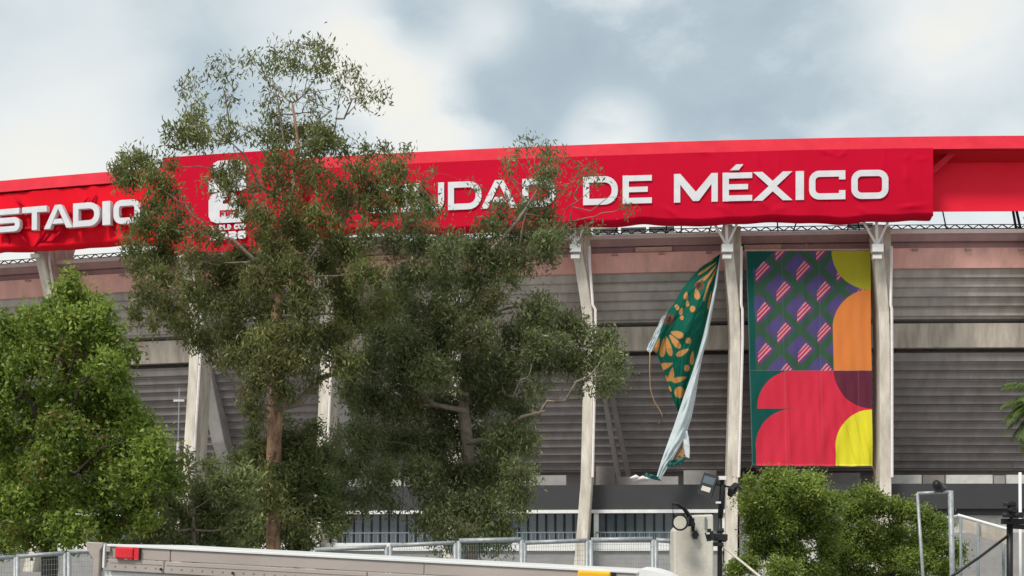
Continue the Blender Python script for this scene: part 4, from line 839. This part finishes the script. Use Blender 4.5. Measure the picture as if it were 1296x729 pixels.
E7 = [(1085, 628, 16, 8, 1.1), (1105, 640, 20, 11, 1.2), (1075, 650, 20, 12, 1.2), (1135, 648, 22, 12, 1.2), (1165, 655, 20, 11, 1.2, .08), (1190, 665, 16, 11, 1.1), (1095, 672, 24, 14, 1.3), (1130, 675, 26, 14, 1.3), (1165, 682, 24, 14, 1.3), (1195, 690, 18, 14, 1.2), (1085, 700, 26, 14, 1.3), (1125, 705, 28, 14, 1.3), (1165, 712, 26, 14, 1.3), (1195, 718, 20, 12, 1.2), (1145, 728, 40, 10, 1.3), (1090, 725, 26, 10, 1.3), (1212, 700, 8, 10, .8), (1065, 675, 18, 14, 1.2), (1062, 705, 20, 14, 1.2), (1060, 725, 20, 10, 1.2), (1110, 690, 20, 14, 1.2), (1150, 700, 22, 12, 1.2), (1180, 705, 20, 12, 1.2)]
make_tree('round_tree', 'wider darker round tree around the bare metal posts, right of the other round tree', 'tree', 44, [(1133, 740, .10), (1133, 715, .08), (1132, 690, .09), (1128, 665, .05)],
          ragged(E7, 2, 5), 26, M['yellowgreen'], M['bark_d'], depth=1.5, lsize=(.115, .05), droop=.15, dens=3.0, cl=.22, tone0=-.08)

# palm at the right edge
PY = 60.0; pc = at(1336, 512, PY)
palm = thing('palm_tree', 'palm tree at the right edge with only its drooping frond tips showing', 'palm tree', (pc.x, PY, gz(pc.x, PY)))
MB().tube([(pc.x, PY, 1.2), (pc.x+.1, PY, 3), (pc.x+.05, PY, 6), (pc.x, PY, pc.z)], [.28, .22, .2, .18], 10).build('trunk', M['bark_p'], palm, smooth=True)
def frond(parent, c, az, el, ln, name='frond'):
    pts = []; d = Vector((math.cos(az)*math.cos(el), math.sin(az)*math.cos(el), math.sin(el))); p = Vector(c); n = 14
    for k in range(n+1):
        pts.append(p.copy()); p = p+d*ln/n; d.z -= .095; d.normalize()
    b = MB(); b.tube(pts, [.035*(1-k/(n+2)) for k in range(n+1)], 4)
    for k in range(3, n+1):
        dd = (pts[min(k+1, n)]-pts[k-1]).normalized(); sd = dd.cross(Vector((0, 0, 1))).normalized()
        for q in (0, .33, .66):
            base = pts[k-1].lerp(pts[k], q)
            for s in (-1, 1):
                l = .75*math.sin((k+q)/(n+1)*PI*.85+.3)+.15
                v = (dd*.75+sd*s*.8+Vector((0, 0, -.15+random.uniform(-.15, .15)))).normalized()
                wv = dd.cross(v).normalized()*.0+dd*.034
                tip = base+v*l+Vector((0, 0, -.18*l))
                b.add([base-wv, base+wv, base+v*l*.6+wv*.9, tip, base+v*l*.6-wv*.9], [(0, 1, 2, 4), (4, 2, 3)])
    return b.build(name, M['palm'], parent)
for k in range(32):
    az = PI+(k/32)*2*PI+random.uniform(-.1, .1); el = [0.9, .35, -.15, .6][k % 4]; frond(palm, pc, az, el, random.uniform(2.1, 2.6))
for a_, e_ in ((PI, .55), (PI+.15, .25), (PI-.2, .05), (PI+.3, -.3), (PI-.05, -.55)): frond(palm, pc, a_, e_, 2.5)

# ------------------------------------------------------------------ box truck (drives to the right, its road falls gently)
# local frame: x forward, y away from the viewer, z up from the road
TY = 11.6
tl = at(118, 688, 12.0); tr = at(808, 723.5, 11.4)
fwd = (tr-tl); BL_ = fwd.length; fwd.normalize(); back = Vector((0, 0, 1)).cross(fwd).normalized(); upv = fwd.cross(back).normalized()
HB = tl.z-gz(tl.x, 12)-.02
org = tl-upv*HB
truck = thing('box_truck', 'taupe and white box truck in the foreground, only its roof edge in view', 'truck', org)
RM = Matrix((fwd, back, upv)).transposed()
def TP(x, y, z): return org+RM @ Vector((x, y, z))
def tbox(b, x0, x1, y0, y1, z0, z1): b.box(TP((x0+x1)/2, (y0+y1)/2, (z0+z1)/2), (x1-x0, y1-y0, z1-z0), RM); return b
m_ = 1/F*11.7      # metres per photograph unit at the truck
o = tbox(MB(), .06, BL_-.02, .03, 2.1, .95, HB-.225).build('cargo_box', M['truck_white'], truck); bevel(o, .01)
o = tbox(MB(), .04, BL_, .02, 2.12, HB-.015, HB+.0).build('roof', M['truck_white'], truck)
# side top rail in lengths, with recessed joints, a lower lip and rivets
xs_ = [.14, .69, BL_*.62, BL_-.02]
for k in range(3):
    o = tbox(MB(), xs_[k]+.003, xs_[k+1]-.003, .0, .028, HB-.115, HB-.018).build('top_rail', M['truck_alu'], truck); bevel(o, .004)
xs2 = [.14, .64, 2.4, BL_-.02]
for k in range(3):
    o = tbox(MB(), xs2[k]+.003, xs2[k+1]-.003, -.006, .026, HB-.222, HB-.12).build('lower_rail', M['truck_alu'], truck); bevel(o, .004)
    b = MB(); n = int((xs2[k+1]-xs2[k])/.09)
    for q in range(n): tbox(b, xs2[k]+.06+q*.09, xs2[k]+.072+q*.09, -.012, -.005, HB-.186, HB-.174)
    b.build('rivet_row', M['galv'], o, kind='stuff')
    b = MB(); tbox(b, xs2[k]+.02, xs2[k+1]-.02, -.0105, -.006, HB-.152, HB-.148); b.build('crease', M['truck_alu'], o)
o = tbox(MB(), .13, BL_, -.014, .03, HB-.017, HB+.004).build('roof_lip', M['white'], truck); bevel(o, .003)
# rear corner post with its flared cap
b = MB(); zc_ = HB
pts = [(-.05, zc_+.012), (.10, zc_+.012), (.10, zc_-.02), (.075, zc_-.06), (.075, 1.0), (.02, 1.0), (.02, zc_-.14), (-.03, zc_-.07), (-.05, zc_-.03)]
vs = [TP(x, -.03, z) for x, z in pts]+[TP(x, .06, z) for x, z in pts]; n = len(pts)
b.add(vs, [tuple(range(n-1, -1, -1)), tuple(range(n, 2*n))]+[(i, (i+1) % n, (i+1) % n+n, i+n) for i in range(n)]); o = b.build('corner_post', M['truck_alu'], truck)
bm = bmesh.new(); bm.from_mesh(o.data); bmesh.ops.recalc_face_normals(bm, faces=bm.faces); bm.to_mesh(o.data); bm.free(); bevel(o, .006)
b = tbox(MB(), .098, .115, -.02, .03, HB-.20, HB); b.build('corner_trim', M['white'], truck)
o = tbox(MB(), .13, .165, -.03, .02, HB-.06, HB-.02).build('corner_block', M['truck_alu'], truck)
o = tbox(MB(), .215, .375, -.045, -.0, HB-.115, HB-.018).build('marker_light', M['red_lens'], truck); bevel(o, .012, 3); o['label'] = 'red rear marker light'
b = tbox(MB(), .378, .42, -.03, .0, HB-.112, HB-.02); b.build('light_bracket', M['red_lens'], truck)
tbox(MB(), .422, .43, -.034, .0, HB-.118, HB-.016).build('light_bracket', M['black'], truck)
xa = BL_*(735-118)/(808-118)
o = tbox(MB(), xa, xa+.27, -.05, -.0, HB-.115, HB-.012).build('marker_light', M['amber_lens'], truck); bevel(o, .02, 3); o['label'] = 'amber front marker light'
tbox(MB(), xa+.275, xa+.31, -.02, .0, HB-.12, HB-.018).build('light_bracket', M['black'], truck)
for xx in (.62, 1.25): 
    b = MB(); b.tube([TP(xx, -.012, HB-.187), TP(xx, -.03, HB-.187)], .011, 8); b.build('bolt', M['black'], truck)
# moulded white front cap curving down past the box, then the cab
b = MB(); prof = []
for k in range(9):
    q = k/8*H; prof.append((BL_+.36*math.sin(q), HB+.02-.16*(1-math.cos(q))))
prof += [(BL_+.36, HB-.9), (BL_+.0, HB-.9)]; n = len(prof)
for yy in (.0, 2.1): b.v += [tuple(TP(x, yy, z)) for x, z in prof]
b.f = [tuple(range(n-1, -1, -1)), tuple(range(n, 2*n))]+[(i, (i+1) % n, (i+1) % n+n, i+n) for i in range(n)]
o = b.build('wind_cap', M['white'], truck)
bm = bmesh.new(); bm.from_mesh(o.data); bmesh.ops.recalc_face_normals(bm, faces=bm.faces); bm.to_mesh(o.data); bm.free()
b = MB(); prof = [(BL_+.1, .45), (BL_+.1, 2.25), (BL_+.9, 2.3), (BL_+1.5, 1.5), (BL_+1.9, 1.3), (BL_+1.95, .45)]; n = len(prof)
for yy in (.1, 2.0): b.v += [tuple(TP(x, yy, z)) for x, z in prof]
b.f = [tuple(range(n-1, -1, -1)), tuple(range(n, 2*n))]+[(i, (i+1) % n, (i+1) % n+n, i+n) for i in range(n)]
o = b.build('cab', M['truck_white'], truck); bevel(o, .05, 2)
b = MB(); b.add([TP(x, .09, z) for x, z in ((BL_+.45, 1.4), (BL_+1.35, 1.4), (BL_+.95, 2.1), (BL_+.45, 2.1))], [(0, 1, 2, 3)]); b.build('side_window', M['window'], truck)
tbox(MB(), .1, BL_+1.8, .4, 1.7, .6, .94).build('chassis', M['black'], truck)
for xx in (1.0, BL_+1.1):
    for yy in (.12, 1.78):
        b = MB(); b.tube([TP(xx, yy, .42), TP(xx, yy+.24, .42)], .42, 24); w = b.build('wheel', M['tyre'], truck)
        b = MB(); b.tube([TP(xx, yy-.01, .42), TP(xx, yy+.25, .42)], .22, 16); b.build('rim', M['galv'], w)

# ------------------------------------------------------------------ temporary steel fence panels
def fence_panel(x0, y0, x1, y1, D0, D1, label, group, pw=2.6):
    """top rail from (x0,y0) to (x1,y1) in photograph units, posts down to the ground"""
    A, B = at(x0, y0, D0), at(x1, y1, D1)
    g0, g1 = gz(A.x, A.y), gz(B.x, B.y); s = pw/F*D0
    t_ = thing('fence_panel', label, 'fence', (A.x, A.y, g0), group)
    for P_, g in ((A, g0), (B, g1)):
        MB().tube([(P_.x, P_.y, g), (P_.x, P_.y, P_.z)], s, 8).build('post', M['galv'], t_, smooth=True)
    MB().tube([A, B], s*1.05, 8).build('top_rail', M['galv'], t_, smooth=True)
    MB().tube([(A.x, A.y, g0+.15), (B.x, B.y, g1+.15)], s*.8, 8).build('bottom_rail', M['galv'], t_, smooth=True)
    b = MB(); n = max(6, int((B-A).length/.045))
    for k in range(1, n):
        q = k/n; p = A.lerp(B, q); g = g0+(g1-g0)*q; b.tube([(p.x, p.y, g+.15), (p.x, p.y, p.z)], .0028, 3, caps=False)
    h_ = A.z-g0-.15
    for k in range(1, int(h_/.09)):
        q = k/int(h_/.09); b.tube([(A.x, A.y, A.z-h_*q), (B.x, B.y, B.z-(B.z-g1-.15)*q)], .0028, 3, caps=False)
    b.build('wire_mesh', M['wire'], t_, kind='stuff')
GF = 'galvanised mesh fence panels behind the truck'
fence_panel(-70, 709, 19, 705, 25.5, 25.8, 'fence panel at the left edge, its post in the bottom left corner', GF)
fence_panel(22, 704.5, 82, 700, 25.8, 26, 'fence panel below the bright green tree, between two pale posts', GF)
fence_panel(87, 698.5, 160, 695, 26, 26.3, 'fence panel running in behind the rear corner of the truck', GF)
fence_panel(398, 696, 489, 692, 27, 27, 'lowest sloping fence panel, first one right of the orange trunk', GF)
fence_panel(494, 690.5, 576, 687, 27, 27, 'sloping fence panel left of the taller panel', GF)
fence_panel(581, 684.5, 660, 683, 26.6, 26.6, 'taller fence panel standing proud of its neighbours', GF, 3.0)
fence_panel(664, 687, 743, 684, 27, 27, 'fence panel in front of the tall column foot', GF)
fence_panel(748, 683.5, 826, 682.5, 27, 27, 'fence panel just left of the narrow end panel', GF, 3.0)
fence_panel(830, 683.5, 850, 685, 27, 27, 'narrow end fence panel touching the cream pillar', GF, 2.8)

# ------------------------------------------------------------------ cream pillar with round floodlight and cameras
PD = 24.0
def seg(b, a, c, r, n=8): b.tube([at(*a), at(*c)], r, n); return b
pil = thing('gate_pillar', 'cream plastered pillar with a slanted top right of the truck', 'pillar', (at(878, 0, PD).x, PD, gz(3, PD)))
b = MB(); gg = gz(3, PD)
fp = [at(853, 671, PD), at(871, 652, PD), at(903, 651, PD), at(904, 700, PD), at(904, 700, PD), at(853, 700, PD)]
fp[3].z = fp[4].z; front = [Vector((fp[5].x, PD, gg)), Vector((fp[3].x, PD, gg)), fp[2], fp[1], fp[0]]; n = 5
b.v = [tuple(p) for p in front]+[tuple(p+Vector((0, .6, 0))) for p in front]
b.f = [tuple(range(n)), tuple(range(2*n-1, n-1, -1))]+[(i, i+n, (i+1) % n+n, (i+1) % n) for i in range(n)]
o = b.build('shaft', M['plaster'], pil); bm = bmesh.new(); bm.from_mesh(o.data); bmesh.ops.recalc_face_normals(bm, faces=bm.faces); bm.to_mesh(o.data); bm.free(); bevel(o, .03, 2)
b = MB(); b.box(at(893, 662, PD-.02), (.03, .03, .2)); b.build('crack_plate', M['wire'], pil)
rf = thing('round_floodlight', 'round black rimmed floodlight on a curved arm over the cream pillar', 'floodlight', at(876, 668, PD-.1))
c = at(861.5, 661, PD-.45); ax = Vector((-.35, -1, -.12)).normalized()
MB().tube([c-ax*.12, c-ax*.02, c+ax*.05], [.08, .135, .14], 20).build('housing', M['black'], rf, smooth=False)
MB().tube([c+ax*.048, c+ax*.058], [.112, .108], 20).build('lens', M['lamp_glass'], rf)
b = MB(); b.tube([at(851, 637, PD-.4), at(857, 638, PD-.4), at(866, 644, PD-.35), at(873, 654, PD-.2), at(877, 664, PD-.1), at(877, 672, PD-.05)], [.02, .03, .035, .04, .045, .03], 8)
b.bar(at(871, 655, PD-.25), at(866, 660, PD-.35), .06); b.box(at(874, 661, PD-.15), (.12, .1, .14)); b.tube([at(851, 637, PD-.4), at(852, 650, PD-.4)], .006, 5); b.build('arm', M['black'], rf)
b = MB(); p = at(880, 677, PD-.08); b.tube([p+Vector((0, .08, 0)), p+Vector((0, -.04, 0))], .055, 12); b.box(p, (.06, .1, .14)); o = b.build('wall_lamp', M['black']); o['label'] = 'small round black fitting on the face of the cream pillar'; o['category'] = 'lamp'

# black pole with two floodlights and a camera cluster
QD = 23.0
bpz = thing('light_pole', 'black pole with two tilted floodlights beside the cream pillar', 'light pole', (at(911, 0, QD).x, QD, gz(3.4, QD)))
p0 = at(911, 729, QD); p0.z = gz(3.4, QD)
MB().tube([p0, at(911, 690, QD), at(911.5, 655, QD)], [.05, .04, .034], 10).build('post', M['black'], bpz, smooth=True)
MB().tube([at(911.5, 655, QD), at(914, 625, QD), at(914, 604, QD)], [.045, .05, .03], 10).build('upper_post', M['black'], bpz, smooth=True)
def flood(c, rot, w, h, d, lens=True):
    b = MB(); R_ = Matrix.Rotation(rot[2], 3, 'Z') @ Matrix.Rotation(rot[1], 3, 'Y') @ Matrix.Rotation(rot[0], 3, 'X')
    b.box(c, (w, d, h), R_)
    for k in range(6): b.box(c+R_ @ Vector((-w/2+w*(k+.5)/6, d*.62, 0)), (.012, d*.3, h*.85), R_)
    o = b.build('floodlight', M['black'], bpz)
    if lens:
        l = MB(); l.box(c+R_ @ Vector((0, -d*.52, -h*.22)), (w*.62, .01, h*.22), R_); l.build('lens', M['lamp_glass'], o)
        l = MB(); l.box(c+R_ @ Vector((0, -d*.51, h*.2)), (w*.78, .008, h*.34), R_); l.build('reflector', M['window'], o)
    return o
flood(at(896, 614, QD-.1), (-.2, .30, -.35), .24, .36, .08)
flood(at(928, 620, QD), (.5, -.55, .8), .20, .16, .07, False)
b = MB(); b.bar(at(900, 612, QD), at(932, 618, QD), .03); b.bar(at(928, 626, QD-.02), at(935, 613, QD-.05), .02); b.build('crossarm', M['black'], bpz)
b = MB(); b.box(at(914, 605, QD-.05), (.12, .1, .06)); b.build('junction_box', M['white'], bpz); MB().box(at(909, 636, QD-.08), (.08, .06, .03)).build('junction_box', M['white'], bpz)
cc = thing('camera_cluster', 'black cluster of cameras and boxes on the pole beside the cream pillar', 'security camera', at(907, 682, QD-.1))
b = MB(); b.tube([at(897, 673, QD-.2), at(900, 684, QD-.2)], .07, 12); b.box(at(897.5, 677, QD-.2), (.05, .12, .2)); b.build('camera_body', M['black'], cc)
b = MB(); b.tube([at(903, 680, QD-.15), at(918, 682, QD-.05)], .055, 10); b.box(at(910, 680, QD-.1), (.26, .14, .1)); b.box(at(909, 689, QD-.1), (.16, .12, .06)); b.tube([at(907, 672, QD-.12), at(916, 671, QD-.12)], .035, 8); b.build('housing', M['black'], cc)
b = MB(); b.box(at(896, 675, QD-.3), (.05, .03, .03)); b.build('lens', M['dull_white'], cc)
b = MB(); b.tube([at(914, 691, QD), at(930, 704, QD-1), at(945, 716, QD-2), at(968, 735, QD-4)], .018, 6); o = b.build('cable', M['plaster'], smooth=True); o['label'] = 'pale cable slanting down to the right from the black pole'; o['category'] = 'cable'

# ------------------------------------------------------------------ bare metal gate frame with a camera on top
GD = 30.0
gf = thing('metal_frame', 'bare galvanised goal shaped frame in front of the wider round tree', 'frame', (at(1185, 0, GD).x, GD, gz(9, GD)))
for (a, c, r) in (((1168.5, 735), (1161, 624), .034), ((1205.5, 735), (1203, 621), .06)):
    A, B = at(a[0], a[1], GD), at(c[0], c[1], GD); A2 = A+(A-B).normalized()*((A.z-1.3)/(B.z-A.z)*(B-A).length); MB().tube([A2, B], r, 8).build('post', M['galv'], gf, smooth=True)
MB().tube([at(1161, 624.5, GD), at(1203, 622.5, GD)], .035, 8).build('top_bar', M['galv'], gf, smooth=True)
scm = thing('security_camera', 'dark camera on top of the bare metal frame', 'security camera', at(1189, 622, GD))
MB().tube([at(1185, 612, GD-.3), at(1187, 616, GD-.1), at(1196, 619, GD+.1)], [.08, .11, .06], 12).build('camera_body', M['black'], scm, smooth=True)
MB().box(at(1190, 620, GD), (.10, .08, .10)).build('mount', M['black'], scm)

# ------------------------------------------------------------------ canopy shelter and pole at the right edge
SD = 38.0
cn = thing('canopy', 'white edged mesh canopy sloping down at the bottom right corner', 'canopy', (at(1245, 0, SD).x, SD, gz(13, SD)))
b = MB(); b.tube([at(1213, 652, SD), at(1276, 670, SD-2)], .04, 8); b.build('edge_tube', M['white'], cn)
b = MB(); b.tube([at(1214, 653, SD), at(1200, 655, SD+2)], .04, 8); b.build('edge_tube', M['white'], cn)
for x0, y0 in ((1238, 660), (1270, 668), (1216, 654)):
    A = at(x0, y0, SD-1); MB().tube([(A.x, A.y, gz(A.x, A.y)), A], .04, 8).build('post', M['wire'], cn, smooth=True)
b = MB()
v = [at(1214, 655, SD-.05), at(1275, 672, SD-2), at(1275, 690, SD-2), at(1214, 670, SD)]; b.add(v, [(0, 1, 2, 3)]); b.add([p+Vector((0, .02, 0)) for p in v], [(3, 2, 1, 0)])
b.build('valance', M['band'], cn)
kp = thing('camera_pole', 'black pole with stacked cameras at the right edge of the picture', 'light pole', (at(1277, 0, 30).x, 30, gz(11, 30)))
A = at(1278, 735, 30); A.z = gz(11, 30)
MB().tube([A, at(1278, 658, 30)], .07, 8).build('post', M['black'], kp, smooth=True)
b = MB(); b.bar(at(1268, 660, 30), at(1312, 660, 30), .14, .12); b.bar(at(1279, 666, 30), at(1312, 668, 30), .10); b.build('crossarm', M['black'], kp)
for (x, y, w, h) in ((1278, 638, .22, .10), (1281, 645, .14, .16), (1276, 652, .2, .10), (1289, 652, .16, .12)):
    b = MB(); b.box(at(x, y, 29.8), (w, .22, h)); b.tube([at(x-5, y, 29.75), at(x-1, y, 29.6)], .05, 8); o = b.build('camera_body', M['black'], kp); bevel(o, .02)
b = MB(); b.tube([at(1280, 634, 29.9), at(1280, 660, 29.9)], .04, 6); b.build('bracket', M['black'], kp)
b = MB(); A = at(1292, 735, 31); A.z = gz(11, 31); b.tube([A, at(1291, 598, 31)], .035, 8); b2 = b.build('slim_pole', M['white'], smooth=True); b2['label'] = 'slim white pole rising at the far right edge'; b2['category'] = 'pole'
b = MB(); b.tube([at(1205, 729, 29), at(1240, 705, 29.5), at(1277, 677, 30)], .03, 6); o = b.build('cable', M['black'], smooth=True); o['label'] = 'black stay slanting up to the right pole with cameras'; o['category'] = 'cable'
print('LEAVES', TREE_LEAVES)
